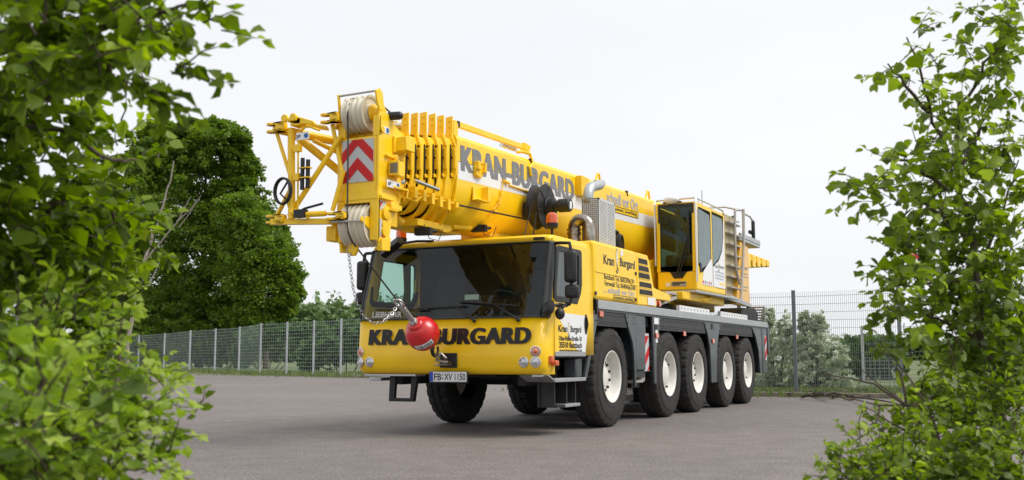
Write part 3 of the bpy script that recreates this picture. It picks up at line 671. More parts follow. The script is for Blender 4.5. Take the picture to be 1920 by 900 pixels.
# perforated front sheet
pf = MB(); n1, n2 = 9, 24; sx = (x1-x0)/n1; sz = (z1-z0)/n2
for i in range(n1):
    for j in range(n2):
        cx = x0+sx*(i+.5); cz = z0+sz*(j+.5)
        if j % 2: cx += 0
        o4 = [(cx-sx/2, cz-sz/2), (cx+sx/2, cz-sz/2), (cx+sx/2, cz+sz/2), (cx-sx/2, cz+sz/2)]
        k = .27 if (i+j) % 2 else .36
        o8 = [o4[0], (cx, cz-sz/2), o4[1], (cx+sx/2, cz), o4[2], (cx, cz+sz/2), o4[3], (cx-sx/2, cz)]
        i8 = [(cx+math.cos(t)*sx*.34, cz+math.sin(t)*sx*.34) for t in [R(225+45*q) for q in range(8)]]
        n = len(pf.v); pf.add([(a, y0, c) for a, c in o8+i8], [(q, (q+1) % 8, 8+(q+1) % 8, 8+q) for q in range(8)])
pfo = pf.build('perforated_sheet', GUA, gmb); md = pfo.modifiers.new('t', 'SOLIDIFY'); md.thickness = .004
lv = MB()
for j in range(30):
    z = z0+.02+j*(z1-z0-.04)/30; lv.box(x1-.012, x1, y0+.03, y1-.02, z, z+.014)
lv.box(x1-.012, x1+.002, y0, y0+.03, z0, z1); lv.box(x1-.012, x1+.002, y1-.03, y1, z0, z1); lv.box(x1-.012, x1+.002, y0, y1, z1-.03, z1); lv.box(x1-.012, x1+.001, .22, .24, z0, z1)
lv.build('louvre_sheet', GUA, gmb)
b = MB(); b.cyl((1.07, .22, 2.5), (1.07, .22, 3.1), .085, 20); b.build('silencer', STEEL, K)
def elbow(c0, c1, r, name, m_, seg=10):
    b = MB(); b.tube(c0, r, 20); return b.build(name, m_, K, ang=60)
ex = [Vector((.92, -.35, 2.50)), Vector((.92, -.35, 2.80))]
for t in np.linspace(0, PI, 13)[1:]: ex.append(Vector((1.03-.11*math.cos(t), -.35, 2.80+.11*math.sin(t))))
ex.append(Vector((1.14, -.33, 2.50)))
b = MB(); b.tube(ex, [.088]*len(ex), 22); b.cyl((.92, -.35, 2.70), (.92, -.35, 2.735), .10, 22); b.cyl((.92, -.35, 2.76), (.92, -.35, 2.785), .105, 22); b.cyl((.92, -.35, 2.60), (.92, -.35, 2.63), .098, 22)
b.build('exhaust_pipe', STEEL, K, ang=50)
b = MB(); ex = [Vector((1.02, -.05, 3.20)), Vector((1.02, -.05, 3.27))]
for t in np.linspace(0, R(75), 8)[1:]: ex.append(Vector((1.02, -.05+.18*(1-math.cos(t)), 3.27+.18*math.sin(t))))
ex += [Vector((1.02, .40, 3.52)), Vector((1.02, .50, 3.56))]
b.tube(ex, [.075]*2+[.075]*7+[.075, .06], 20, cap=False); bo = b.build('exhaust_outlet', ALU, K, ang=60); md = bo.modifiers.new('t', 'SOLIDIFY'); md.thickness = .004
b = MB(); b.cyl((.95, .95, 2.5), (.95, .95, 2.9), .03, 10); b.build('filler_pipe', GREY, K)
b = MB()
for k in range(5): b.tube([(1.0+.02*k, 1.10+.10*math.cos(t)+.015*k, 2.72+.17*math.sin(t)-.01*k) for t in np.linspace(0, 2*PI, 24, endpoint=False)], .012, 6, closed=True)
b.tube([(1.0, .86, 2.84), (1.02, 1.0, 2.90), (1.04, 1.1, 2.88)], .03, 8); b.build('hose_coil', BLK, K)
b = MB(); b.sphere((1.0, .75, 2.86), .06, 12); b.build('red_cap', RED, K)

# ---- telescopic boom (rises slightly towards the rear)
SL = .030
def bz(y, dz): return 3.71+SL*(y+2.92)+dz
def bprism(mb, prof, y0, y1):
    n = len(prof)
    mb.add([(x, y0, bz(y0, z)) for x, z in prof]+[(x, y1, bz(y1, z)) for x, z in prof],
           [tuple(range(n)), tuple(range(2*n-1, n-1, -1))]+[(i, (i+1) % n, n+(i+1) % n, n+i) for i in range(n)])
def boomprof(w, zt, zb, inset=0):
    w -= inset; zt -= inset; zb += inset
    H = zt-zb; pr = [(w*.80, zt), (w*.93, zt-.02), (w, zt-.07), (w, zt-H*.50)]
    for t in np.linspace(0, PI/2, 9)[1:]: pr.append((w*math.cos(t)**.85 if t < 1.57 else 0, zt-H*.50-H*.50*math.sin(t)))
    return pr+[(-x, z) for x, z in pr[-2::-1]]
WB = .455
b = MB(); bprism(b, boomprof(WB, 0, -1.16), -2.93, 7.6)
boom = b.build('boom', YEL, K, ang=30)
# painted white stripe with a dark seam on the near side, and lettering
def sidesheet(name, y0, y1, d0, d1, m_, x, th=.002):
    b = MB(); s_ = [(y0, bz(y0, d0)), (y1, bz(y1, d0)), (y1, bz(y1, d1)), (y0, bz(y0, d1))]; b.prism(s_, 'X', x, x+th); return b.build(name, m_, boom)
sidesheet('white_stripe', -2.90, 5.8, -.565, -.345, WHT, WB+.0005)
sidesheet('plate_seam', -2.90, 1.2, -.348, -.342, TXT, WB+.0028, .001)
bx = Vector((0, 1, SL)); bu = Vector((0, -SL, 1))
text('boom_lettering', 'KRAN-BURGARD', (WB+.0035, -2.84, bz(-2.84, -.455)), bx, bu, 3.62, .325, TXG, boom, off=.02, heavy=.045)
text('boom_lettering', '... schnell vor Ort', (WB+.0035, 1.95, bz(1.95, -.325)), bx, bu, 1.8, .20, TXL, boom, off=.025)
sidesheet('yellow_slogan_field', 2.25, 3.75, -.46, -.345, YEL, WB+.0035)
b = MB(); o_ = [(2.25, bz(2.25, -.46)), (3.75, bz(3.75, -.46)), (3.75, bz(3.75, -.345)), (2.25, bz(2.25, -.345))]
i_ = [(2.265, bz(2.25, -.448)), (3.735, bz(3.75, -.448)), (3.735, bz(3.75, -.357)), (2.265, bz(2.25, -.357))]
b.frame(o_, i_, 'X', WB+.0058, WB+.0075); b.build('slogan_frame', TXT, boom)
text('boom_lettering', 'kompetent, zuverlässig', (WB+.0060, 2.31, bz(2.31, -.438)), bx, bu, 1.37, .075, TXT, boom, off=.025)
# side fittings
b = MB(); y = -2.40; b.box(WB, WB+.11, y-.16, y+.16, bz(y, -.80), bz(y, -.785)); b.box(WB, WB+.11, y+.09, y+.16, bz(y, -.785), bz(y, -.60)); b.box(WB, WB+.02, y-.14, y+.16, bz(y, -.79), bz(y, -.62)); b.build('boom_bracket', YEL, boom, bevel=.006)
b = MB(); y = -2.42; b.prism([(y-.10, bz(y, -.36)), (y+.12, bz(y, -.32)), (y+.12, bz(y, -.44)), (y+.02, bz(y, -.50)), (y-.10, bz(y, -.47))], 'X', WB, WB+.05)
b.prism([(y-.08, bz(y, -.29)), (y-.04, bz(y, -.29)), (y-.01, bz(y, -.40)), (y-.10, bz(y, -.40))], 'X', WB, WB+.08); b.prism([(y+.09, bz(y, -.29)), (y+.12, bz(y, -.29)), (y+.12, bz(y, -.42)), (y+.06, bz(y, -.42))], 'X', WB, WB+.09)
b.build('cradle_bracket', YEL2, boom, bevel=.008)
b = MB()
for k in range(3):
    yy = -1.05+.0*k
b.tube([(WB+.02, -1.72, bz(-1.72, -.46)), (WB+.02, -1.74, bz(-1.7, -.60)), (WB+.015, -1.82, bz(-1.8, -.74)), (WB-.03, -1.98, bz(-2, -.92))], .007, 6)
for q in ((-1.74, -.62), (-1.80, -.75), (-1.92, -.88)): b.box(WB-.04, WB+.025, q[0]-.03, q[0]+.03, bz(q[0], q[1]-.03), bz(q[0], q[1]+.03))
b.tube([(WB+.03, -1.72, bz(-1.72, -.44)), (WB+.03, -1.55, bz(-1.55, -.46))], .02); b.build('boom_hydraulic_line', YEL2, boom)
b = MB(); b.box(WB+.001, WB+.03, -1.52, -.72, bz(-1.1, -.50), bz(-1.1, -.485)); b.box(WB+.001, WB+.03, -.80, -.70, bz(-1.1, -.50), bz(-1.1, -.42)); b.build('step_rail', YEL2, boom, bevel=.004)
b = MB(); b.box(WB+.001, WB+.10, .84, 1.15, bz(1, -.36), bz(1, -.05)); b.box(WB+.001, WB+.06, 1.3, 1.36, bz(1, -.5), bz(1, -.1)); b.build('guide_plate', YEL2, boom, bevel=.008)
for y in (-.78, 1.72, 3.2):
    b = MB(); b.obox((WB-.02, y, bz(y, -.06)), (.03, 0, 0), (0, .025, 0), (0, 0, .05)); b.build('rubber_stop', BLK, boom, bevel=.01)
# longitudinal strut above the boom top with hanger
b = MB()
def bar(mb, p, q, w, h):
    p, q = Vector(p), Vector(q); d = q-p; s_ = d.cross(Vector((0, 0, 1))).normalized(); u_ = s_.cross(d).normalized(); mb.obox((p+q)/2, d/2, s_*w/2, u_*h/2)
bar(b, (.36, -2.86, 3.86), (.36, -.85, 3.925), .05, .075)
bar(b, (.36, -.88, 3.94), (.40, -.76, 3.90), .08, .10); b.tube([(.36, -1.05, 3.82), (.40, -.95, 3.84), (.44, -.80, 3.83), (.47, -.76, 3.70), (.475, -.88, 3.62), (.475, -.84, 3.50)], .025, 8)
b.box(.32, .40, -2.92, -2.80, 3.70, 3.86); bs = b.build('top_strut', YEL, boom, bevel=.006)
b = MB(); b.cyl((.30, -1.42, 3.86), (.30, -1.0, 3.87), .03, 14); b.build('guide_roller', CHR, bs)
b = MB(); b.box(.33, .392, -2.80, -2.74, 3.825, 3.90); b.build('black_pad', BLK, bs)
for y in (2.0, 4.55):
    b = MB(); b.tube([(.38, y-.14, bz(y, -.02)), (.38, y-.03, bz(y, .14)), (.38, y+.03, bz(y, .14)), (.38, y+.10, bz(y, -.02))], .022, 8); b.build('top_hoop', YEL, boom)
# ---- collars of the telescoping sections
ringY = [-3.77, -3.61, -3.45, -3.29, -3.13, -2.965]; ringW = [.335, .36, .385, .41, .435, .462]
tops = [-.04, -.01, .02, .02, .02, .02]
tabs = [.165, .17, .185, .17, .155, .145]
for i, (y, w_, tt) in enumerate(zip(ringY, ringW, tabs)):
    zt = -.10+.022*i; zb = -1.02-.032*i
    pr = [(w_-.155, zt-.02), (w_-.15, zt+tt+.05), (w_-.055, zt+tt+.06), (w_-.055, zt-.01), (w_-.045, zt-.06), (w_-.005, zt-.17), (w_, zt-.28), (w_, zt-.52), (w_-.03, zt-.62), (w_-.13, zb+.17), (w_-.24, zb)]
    prof = pr+[(-x, z) for x, z in reversed(pr)]
    b = MB(); n = len(prof)
    b.add([(x, y, bz(y, z)) for x, z in prof]+[(x, y+.022, bz(y, z)) for x, z in prof], [tuple(range(n)), tuple(range(2*n-1, n-1, -1))]+[(q, (q+1) % n, n+(q+1) % n, n+q) for q in range(n)])
    c_ = b.build('boom_collar', YEL, K, bevel=.004)
    # raised doubler plates, lugs and bolts on the face
    b = MB()
    for s in (1, -1):
        def pl(pts, t=.016):
            b.prism([(s*x, bz(y, z)) for x, z in pts], 'Y', y-t, y-.0005)
        pl([(w_-.10, zt-.20), (w_-.012, zt-.20), (w_-.005, zt-.28), (w_-.005, zt-.46), (w_-.10, zt-.46)])
        pl([(w_-.10, zt-.02), (w_-.062, zt-.02), (w_-.012, zt-.17), (w_-.10, zt-.17)], .012)
        for zz in (-.56, -.70, -.82):
            wz = w_-.02 if zz > -.6 else w_-.05-(abs(zz)-.6)*.55
            b.box(min(s*(wz-.10), s*(wz-.01)), max(s*(wz-.10), s*(wz-.01)), y-.05, y-.0005, bz(y, zt+zz), bz(y, zt+zz+.022))
            b.cyl((s*(wz-.025), y-.055, bz(y, zt+zz+.03)), (s*(wz-.025), y, bz(y, zt+zz+.03)), .014, 8)
            b.cyl((s*(wz-.085), y-.055, bz(y, zt+zz+.03)), (s*(wz-.085), y, bz(y, zt+zz+.03)), .014, 8)
        for x_, z_ in ((w_-.10, tt-.0), (w_-.10, tt-.08), (w_-.05, -.215), (w_-.05, -.43), (w_-.08, -.135)): b.cyl((s*x_, y-.024, bz(y, zt+z_)), (s*x_, y, bz(y, zt+z_)), .011, 8)
        b.lathe([(.016, .016), (.026, .026), (.026, 0)], (s*(w_-.05), y, bz(y, zt-.32)), (0, -1, 0), 14)
    b.build('collar_fittings', YEL2, c_, bevel=.003)
    b = MB(); pin = [(w_-.055, zt-.16), (w_-.048, zt-.26), (w_-.048, zt-.56), (w_-.08, zt-.64), (w_-.17, zt-.66), (w_-.17, zt-.12)]
    for s in (1, -1): b.prism([(s*x, bz(y, z)) for x, z in pin], 'Y', y-.062, y-.026)
    b.build('slider_pad', BLK, c_)
    b = MB(); bprism(b, boomprof(w_-.055, zt-.06, zb+.05), y-.16, y+.01); b.build('telescopic_section', YEL2, K, ang=30)
# cable tube with clamps along the lower collars
b = MB(); b.tube([(.34, -3.80, bz(-3.8, -.82)), (.40, -3.3, bz(-3.3, -.86)), (.44, -2.96, bz(-2.96, -.88))], .014, 8)
for i, y in enumerate(ringY): b.box(.345+.018*i-.03, .345+.018*i+.045, y-.02, y+.045, bz(y, -.80-.02*i-.09), bz(y, -.80-.02*i+.04))
b.tube([(.30, -3.82, bz(-3.8, -.80)), (.32, -3.86, bz(-3.8, -.90)), (.36, -3.72, bz(-3.8, -.92)), (.38, -3.60, bz(-3.6, -.84))], .016, 8)
b.prism([(.40, bz(-3, -.93)), (.52, bz(-3, -.93)), (.47, bz(-3, -1.02))], 'Y', -3.0, -2.95); b.build('cable_guide', YEL2, K)
b = MB(); b.tube([(.46, -2.95, bz(-2.95, -.89)), (.50, -1.8, bz(-1.8, -.90)), (.50, -.7, bz(-.7, -.90))], .012, 8); b.build('boom_cable', BLK, K)
# fittings beneath the boom head
b = MB(); b.prism([(-3.2, 2.53), (-2.63, 2.70), (-2.60, 2.56), (-2.66, 2.53), (-2.76, 2.51)], 'X', .17, .21); b.prism([(-3.2, 2.53), (-2.63, 2.70), (-2.60, 2.56), (-2.66, 2.53), (-2.76, 2.51)], 'X', -.21, -.17)
b.box(-.25, .25, -3.5, -2.9, 2.52, 2.60); bar(b, (0, -3.2, 2.51), (0, -2.3, 2.56), .30, .05); b.cyl((.2, -2.6, 2.60), (.22, -2.15, 2.64), .04, 12)
b.build('boom_rest_bracket', YEL2, K, bevel=.006)
for x, y, z in ((.24, -3.35, 2.46), (.28, -2.02, 2.64)):
    b = MB(); b.obox((x, y, z), (.10, .015, 0), (-.01, .05, 0), (0, 0, .045)); b.cyl((x+.06, y+.03, z+.0), (x+.08, y+.16, z+.02), .022, 10)
    b.tube([(x+.02, y, z+.04), (x+.05, y+.05, z-.08), (x+.12, y+.15, z-.10), (x+.15, y+.2, z+.04)], .006, 6); b.cyl((x, y, z+.04), (x, y, z+.09), .015, 8); b.build('spotlight', BLK, K, bevel=.012)
# lifting cylinder + boom foot support
b = MB(); b.cyl((0, 1.9, 2.2), (0, -1.2, 2.62), .14, 24); b.box(-.22, .22, -1.6, -.9, 2.48, 2.66); b.build('luffing_cylinder', YEL2, K)
b = MB(); b.box(-.42, .30, -1.35, -.75, 2.45, 2.60); b.build('boom_rest', BLKM, K)

# ---- boom head
HF = -4.35
b = MB()
sp = [(-4.36, 3.60), (-4.34, 3.70), (-4.10, 3.70), (-4.03, 3.57), (-3.80, 3.49), (-3.79, 3.05), (-3.93, 2.70), (-4.09, 2.46), (-4.16, 2.15), (-4.32, 2.14), (-4.33, 2.235), (-4.36, 2.25)]
for s in (1, -1): b.prism(sp, 'X', s*.235, s*.268)
head = b.build('boom_head', YEL, K, bevel=.006)
b = MB(); b.box(-.232, .232, HF-.012, HF+.02, 2.80, 3.425); b.box(-.268, .268, HF-.02, HF-.012, 2.715, 2.80)
b.box(-.268, -.185, HF-.012, HF+.02, 3.425, 3.62); b.box(.185, .268, HF-.012, HF+.02, 3.425, 3.66)
b.box(-.268, -.185, HF-.014, HF+.02, 2.26, 2.715); b.box(.16, .268, HF-.014, HF+.02, 2.26, 2.715); b.box(-.185, .16, HF-.014, HF+.02, 2.68, 2.715)
b.box(-.30, -.268, HF+.01, HF+.05, 2.3, 3.62)
b.build('head_front_plate', YEL, head, bevel=.01)
b = MB(); b.box(-.23, .23, -4.30, -3.7, 2.80, 3.35); bprism(b, boomprof(.25, -.16, -.95), -4.2, -3.6); b.box(-.235, .235, -4.33, -3.85, 2.72, 2.78)
b.box(-.22, .22, -4.15, -3.9, 2.45, 2.7); b.build('head_body', YEL2, head)
b = MB(); bar(b, (.13, -4.02, 3.62), (.22, -3.72, 3.42), .2, .03); b.box(.20, .234, -4.1, -3.75, 3.35, 3.56); b.build('head_top_gusset', YEL, head)
# chevron board
bo = MB(); ch = [(-.215, 2.96), (-.215, 3.40), (.205, 3.40), (.205, 2.96), (.16, 2.915), (-.17, 2.915)]
bo.prism(ch, 'Y', HF-.024, HF-.013); board = bo.build('chevron_board', WHR, head)
b = MB(); cx = -.005
for k in range(-2, 4):
    z = 2.79+k*.27
    for s in (1, -1):
        q = [(cx, z), (cx, z+.135), (cx+s*.25, z+.135-.25), (cx+s*.25, z-.25)]
        q = clip(clip(clip(clip(q, 0, -.213, -1), 0, .203, 1), 1, 2.917, -1), 1, 3.398, 1)
        if len(q) > 2: b.prism(q, 'Y', HF-.0275, HF-.0245)
b.build('red_chevron', REDR, board)
# sheaves
def sheave(x, y, z, r, name='sheave'):
    b = MB(); t = .034
    b.lathe([(r, -t), (r*.93, -t*.55), (r*.88, -.006), (r*.88, .006), (r*.93, t*.55), (r, t), (r*.965, t*1.02), (r*.86, t*.75), (r*.83, t*.35), (r*.50, t*.25), (r*.46, t*.9), (r*.30, t*.95), (r*.28, 0), (r*.28, -t*.9), (r*.46, -t*.9), (r*.5, -t*.25), (r*.83, -t*.35), (r*.86, -t*.75), (r*.965, -t*1.02)], (x, y, z), (1, 0, 0), 48, closed=True)
    return b.build(name, NYL, head, ang=35)
for k in range(4): sheave(-.150+.072*k, -4.25, 3.71, .213)
for k in range(5): sheave(-.150+.070*k, -4.24, 2.44, .245)
b = MB(); b.cyl((-.26, -4.25, 3.71), (.26, -4.25, 3.71), .05, 20); b.lathe([(.10, 0), (.105, .02), (.06, .05), (.055, .09)], (.11, -4.25, 3.71), (1, 0, 0), 24); b.cyl((-.26, -4.24, 2.44), (.285, -4.24, 2.44), .05, 20)
b.lathe([(.075, 0), (.075, .03), (.05, .035)], (.268, -4.22, 2.57), (1, 0, 0), 20); b.lathe([(.055, 0), (.055, .03)], (.268, -4.25, 2.36), (1, 0, 0), 20); b.build('sheave_axle', YEL2, head)
# rope guards above and before the sheaves
b = MB(); b.cyl((-.265, -4.40, 3.915), (.235, -4.33, 3.945), .013, 10); b.cyl((-.30, -4.50, 2.47), (.14, -4.50, 2.46), .013, 10); b.build('rope_guard_bar', SILV, head)
b = MB(); b.prism([(-4.37, 3.62), (-4.42, 3.93), (-4.38, 3.94), (-4.33, 3.62)], 'X', -.27, -.25)
b.prism([(-4.40, 3.93), (-4.33, 3.97), (-4.27, 3.93), (-4.24, 3.80), (-4.16, 3.66), (-4.28, 3.64), (-4.38, 3.82)], 'X', .225, .25)
b.prism([(-4.36, 2.38), (-4.53, 2.46), (-4.52, 2.50), (-4.36, 2.52)], 'X', .14, .16); b.prism([(-4.36, 2.42), (-4.53, 2.46), (-4.52, 2.50), (-4.36, 2.52)], 'X', -.30, -.27)
b.build('rope_guard_lug', YEL, head, bevel=.005)
b = MB(); b.cyl((.24, -4.13, 3.69), (.36, -4.10, 3.69), .048, 18); b.sphere((.36, -4.10, 3.69), .048, 14); b.cyl((-.26, -4.2, 3.55), (-.36, -4.2, 3.55), .045, 16); b.build('rubber_buffer', BLK, head)
b = MB(); b.cyl((.12, -4.03, 3.61), (.12, -3.72, 3.66), .045, 18); b.build('rope_roller', CHR, head)
# boxes, sensors, pins on the near cheek of the head
X = .268
b = MB(); b.box(X, X+.16, -4.05, -3.86, 3.30, 3.46); b.box(X, X+.03, -4.09, -3.84, 3.28, 3.47); b.build('junction_box', YEL, head, bevel=.008)
b = MB(); b.box(X, X+.10, -4.17, -3.98, 3.00, 3.17); wd = b.build('warning_display', YEL, head, bevel=.008)
b = MB(); b.obox((X+.14, -4.02, 3.09), (.055, .0, 0), (0, .012, 0), (0, 0, .075)); 
b = MB(); b.box(X+.02, X+.15, -4.19, -4.16, 3.00, 3.16); b.mi = 1; b.box(X+.035, X+.135, -4.194, -4.191, 3.02, 3.135); b.build('display_frame', [YEL, mat('screen_glass', (.10, .11, .12), .2, coat=1)], wd, bevel=.003)
b = MB(); b.cyl((X, -4.06, 3.22), (X+.05, -4.06, 3.22), .035, 14); b.box(X, X+.04, -4.25, -3.98, 3.205, 3.235); b.box(X, X+.07, -4.15, -3.84, 2.86, 2.885); b.box(X, X+.04, -4.35, -4.10, 2.715, 2.76)
b.box(X, X+.05, -4.17, -3.95, 2.62, 2.68); b.box(X, X+.06, -4.2, -4.02, 2.60, 2.615); b.prism([(-4.32, 2.14), (-4.16, 2.15), (-4.14, 2.30), (-4.32, 2.27)], 'X', X, X+.03); b.build('head_lug', YEL, head, bevel=.006)
for k, (yy, zz) in enumerate(((-4.2, 3.0), (-4.1, 2.82), (-3.9, 2.95), (-4.0, 2.80))):
    b = MB(); b.tube([(X+.015, yy, zz+.08), (X+.03, yy+.05, zz), (X+.02, yy+.10, zz+.03), (X+.03, yy+.14, zz-.06)], .008, 6); b.build('safety_chain', YEL2, head)
b = MB(); b.cyl((X+.06, -3.99, 2.95), (X+.10, -3.97, 2.95), .032, 14); b.cyl((.47, -3.93, 2.965), (.50, -3.50, 2.93), .022, 14); b.cyl((.50, -3.50, 2.93), (.501, -3.47, 2.928), .028, 14); b.build('storage_pin', CHR, head)
b = MB(); b.box(X+.055, X+.06, -4.28, -4.02, 2.855, 2.935); st = b.build('instruction_plate', WHT, head, bevel=.003)
b = MB(); b.lathe([(.026, 0), (.026, .002), (0, .002)], (X+.0605, -4.06, 2.895), (1, 0, 0), 16); b.build('round_symbol', TEAL, st)
text('plate_symbol', 'SP', (X+.061, -4.265, 2.875), (0, 1, 0), (0, 0, 1), .06, .04, TXT, st, off=.02)
b = MB(); b.box(X+.001, X+.005, -4.30, -4.16, 3.47, 3.545); st = b.build('instruction_plate', WHT, head, bevel=.003)
b = MB(); b.lathe([(.03, 0), (.03, .002), (0, .002)], (X+.0055, -4.20, 3.507), (1, 0, 0), 16); b.build('round_symbol', TEAL, st)
b = MB(); b.lathe([(.035, 0), (.035, .02), (.015, .02)], (X, -4.31, 3.50), (1, 0, 0), 16); b.build('axle_end_cap', YEL2, head)
b = MB()
for q in ([(-4.33, 2.60), (-4.22, 2.60), (-4.22, 2.70), (-4.33, 2.70)], [(-4.33, 2.30), (-4.22, 2.30), (-4.19, 2.44), (-4.33, 2.5)]): b.prism(q, 'X', X+.001, X+.003)
rw = b.build('warning_stripe', WHR, head)
b = MB(); b.prism([(-4.30, 2.30), (-4.23, 2.30), (-4.17, 2.38), (-4.22, 2.44)], 'X', X+.0032, X+.005); b.prism([(-4.33, 2.62), (-4.33, 2.68), (-4.27, 2.70)], 'X', X+.0032, X+.005); b.build('red_stripe', REDR, rw)
b = MB(); b.box(-.40, -.268, -4.40, -4.22, 2.27, 2.44);  b.box(-.15, -.03, -4.33, -4.29, 2.15, 2.24); b.prism([(-.15, 2.15), (-.03, 2.15), (-.06, 2.10), (-.12, 2.10)], 'Y', -4.33, -4.29); b.build('limit_switch_bracket', YEL2, head, bevel=.008)

# hoist rope
rp_ = [(-.10, -3.7, 3.78), (-.10, -4.10, 3.87), (-.10, -4.22, 3.905), (-.10, -4.34, 3.885), (-.10, -4.42, 3.80), (-.10, -4.445, 3.70), (-.075, -4.46, 3.2), (-.06, -4.48, 2.60), (-.055, -4.485, 2.44), (-.05, -4.46, 2.33), (-.045, -4.40, 2.25), (-.0395, -3.42, 1.607)]
b = MB(); b.tube(rp_, .010, 8); b.build('hoist_rope', ROPE, K)
b = MB(); b.tube([(.05, -3.75, 3.81), (.05, -4.1, 3.90), (.05, -4.24, 3.92)], .010, 8); b.build('hoist_rope', ROPE, K)

# ---- folding lattice jib stowed beside the boom
jb = MB()
T = lambda p, q, r, n=12: jb.tube([p, q], r, n)
A = dict(tl=(-1.02, -4.6, 3.57), tm=(-.80, -4.55, 3.57), tr=(-.34, -4.35, 3.62), bl=(-.99, -4.6, 2.52), bm=(-.74, -4.58, 2.52), br=(-.16, -4.45, 2.56))
T(A['tl'], (-.30, -3.6, 3.45), .042); T(A['tm'], A['bm'], .042); T((-.99, -4.58, 3.55), (-.77, -4.55, 2.95), .022); T((-.77, -4.55, 2.9), (-.97, -4.58, 2.54), .026)
T((-.80, -4.5, 3.54), (.05, -3.4, 3.38), .045); T((-.78, -4.5, 3.50), (.05, -3.5, 2.55), .046); T((-.60, -4.4, 3.44), (-.1, -3.6, 3.1), .026)
T((-.22, -4.4, 3.45), (-.80, -4.55, 2.56), .030); T((-.34, -4.4, 3.6), (-.20, -4.38, 3.0), .024); T((-.16, -4.42, 3.05), (-.28, -4.45, 2.60), .026)
T((-.34, -4.35, 3.60), (-.1, -3.8, 3.50), .042); T((-.66, -4.6, 3.50), (-.66, -4.58, 2.62), .011, 8)
bar(jb, (-1.0, -4.6, 2.50), (-.25, -4.45, 2.48), .09, .06); jb.tube([(-.74, -4.6, 2.55), (-.66, -4.62, 2.62), (-.58, -4.6, 2.54), (-.5, -4.58, 2.52)], .012, 8)
jb.tube([(-.80, -4.6, 2.75), (-.74, -4.62, 2.60), (-.60, -4.6, 2.53)], .012, 8)
jb.box(-.71, -.63, -4.62, -4.56, 3.28, 3.36); jb.box(-.71, -.63, -4.62, -4.56, 2.95, 3.03)
jib = jb.build('folding_jib', YEL, K, ang=50)
def fork(x, y, z, dz=.085):
    b = MB()
    for s in (1, -1): b.prism([(x-.07*math.cos(t)-.03 if math.cos(t) > 0 else x+.10, y-.06*math.sin(t)) for t in np.linspace(-PI/2, PI/2, 9)]+[(x+.14, y+.05), (x+.14, y-.05)], 'Z', z+s*dz/2-.013, z+s*dz/2+.013)
    b.box(x+.04, x+.16, y-.04, y+.04, z-dz/2, z+dz/2); b.build('jib_fork', YEL, jib, bevel=.006)
fork(-1.0, -4.6, 3.585); fork(-.98, -4.6, 2.53, .07); fork(-.36, -4.45, 3.66); fork(-.22, -4.5, 2.53, .06)
b = MB(); bar(b, (-.74, -4.55, 3.62), (-.40, -4.40, 3.56), .14, .03); b.box(-.76, -.62, -4.62, -4.45, 3.58, 3.66); b.cyl((-.82, -4.66, 3.67), (-.82, -4.62, 3.67), .045, 16); b.cyl((-.70, -4.66, 3.67), (-.70, -4.62, 3.67), .045, 16); b.box(-.82, -.66, -4.655, -4.625, 3.63, 3.665); b.prism([(-.80, 3.63), (-.72, 3.70), (-.45, 3.61), (-.42, 3.57), (-.70, 3.60)], 'Y', -4.62, -4.58); b.build('jib_head_lug', YEL, jib, bevel=.006)
b = MB(); b.box(-.66, -.48, -4.64, -4.635, 3.40, 3.485); ip = b.build('instruction_plate', WHT, jib)
b = MB(); b.lathe([(.028, 0), (.028, .002), (0, .002)], (-.52, -4.641, 3.443), (0, -1, 0), 16); b.build('round_symbol', TEAL, ip)
text('plate_symbol', 'SP', (-.655, -4.641, 3.42), (1, 0, 0), (0, 0, 1), .06, .04, TXT, ip, off=.02)
b = MB(); b.cyl((-.59, -4.6, 2.84), (-.59, -4.6, 3.20), .024, 12); b.cyl((-.53, -4.58, 2.86), (-.53, -4.58, 3.18), .024, 12); b.mi = 1
for z in (2.97, 3.08): b.box(-.63, -.49, -4.63, -4.55, z, z+.012)
b.build('stored_pin', [BLK, YEL2], jib)
b = MB(); b.cyl((-.20, -4.2, 2.95), (-.20, -4.2, 3.25), .03, 12); b.cyl((-.15, -4.2, 2.95), (-.15, -4.2, 3.22), .03, 12); b.build('stored_pin', BLK, jib)
b = MB()
for k in range(4): b.tube([(-.80+.11*math.cos(t), -4.66-.01*k, 2.83+.145*math.sin(t)) for t in np.linspace(0, 2*PI, 28, endpoint=False)], .013, 6, closed=True)
b.tube([(-.75, -4.66, 2.93), (-.83, -4.68, 2.80), (-.74, -4.66, 2.72)], .012, 6); b.build('cable_coil', BLK, jib)
b = MB(); b.tube([(-.62, -4.60, 2.60), (-.56, -4.58, 2.63), (-.36, -4.52, 2.68)], .014, 8); b.obox((-.60, -4.6, 2.57), (.07, 0, 0), (0, .04, 0), (0, 0, .045)); b.mi = 1; b.cyl((-.54, -4.58, 2.56), (-.32, -4.52, 2.565), .032, 12); b.build('hand_pump', [BLK, YEL2], jib)
b = MB(); b.tube([(-.66, -4.6, 3.50), (-.52, -4.62, 3.56), (-.38, -4.58, 3.50)], .014, 8); b.build('jib_hose', YEL2, jib)

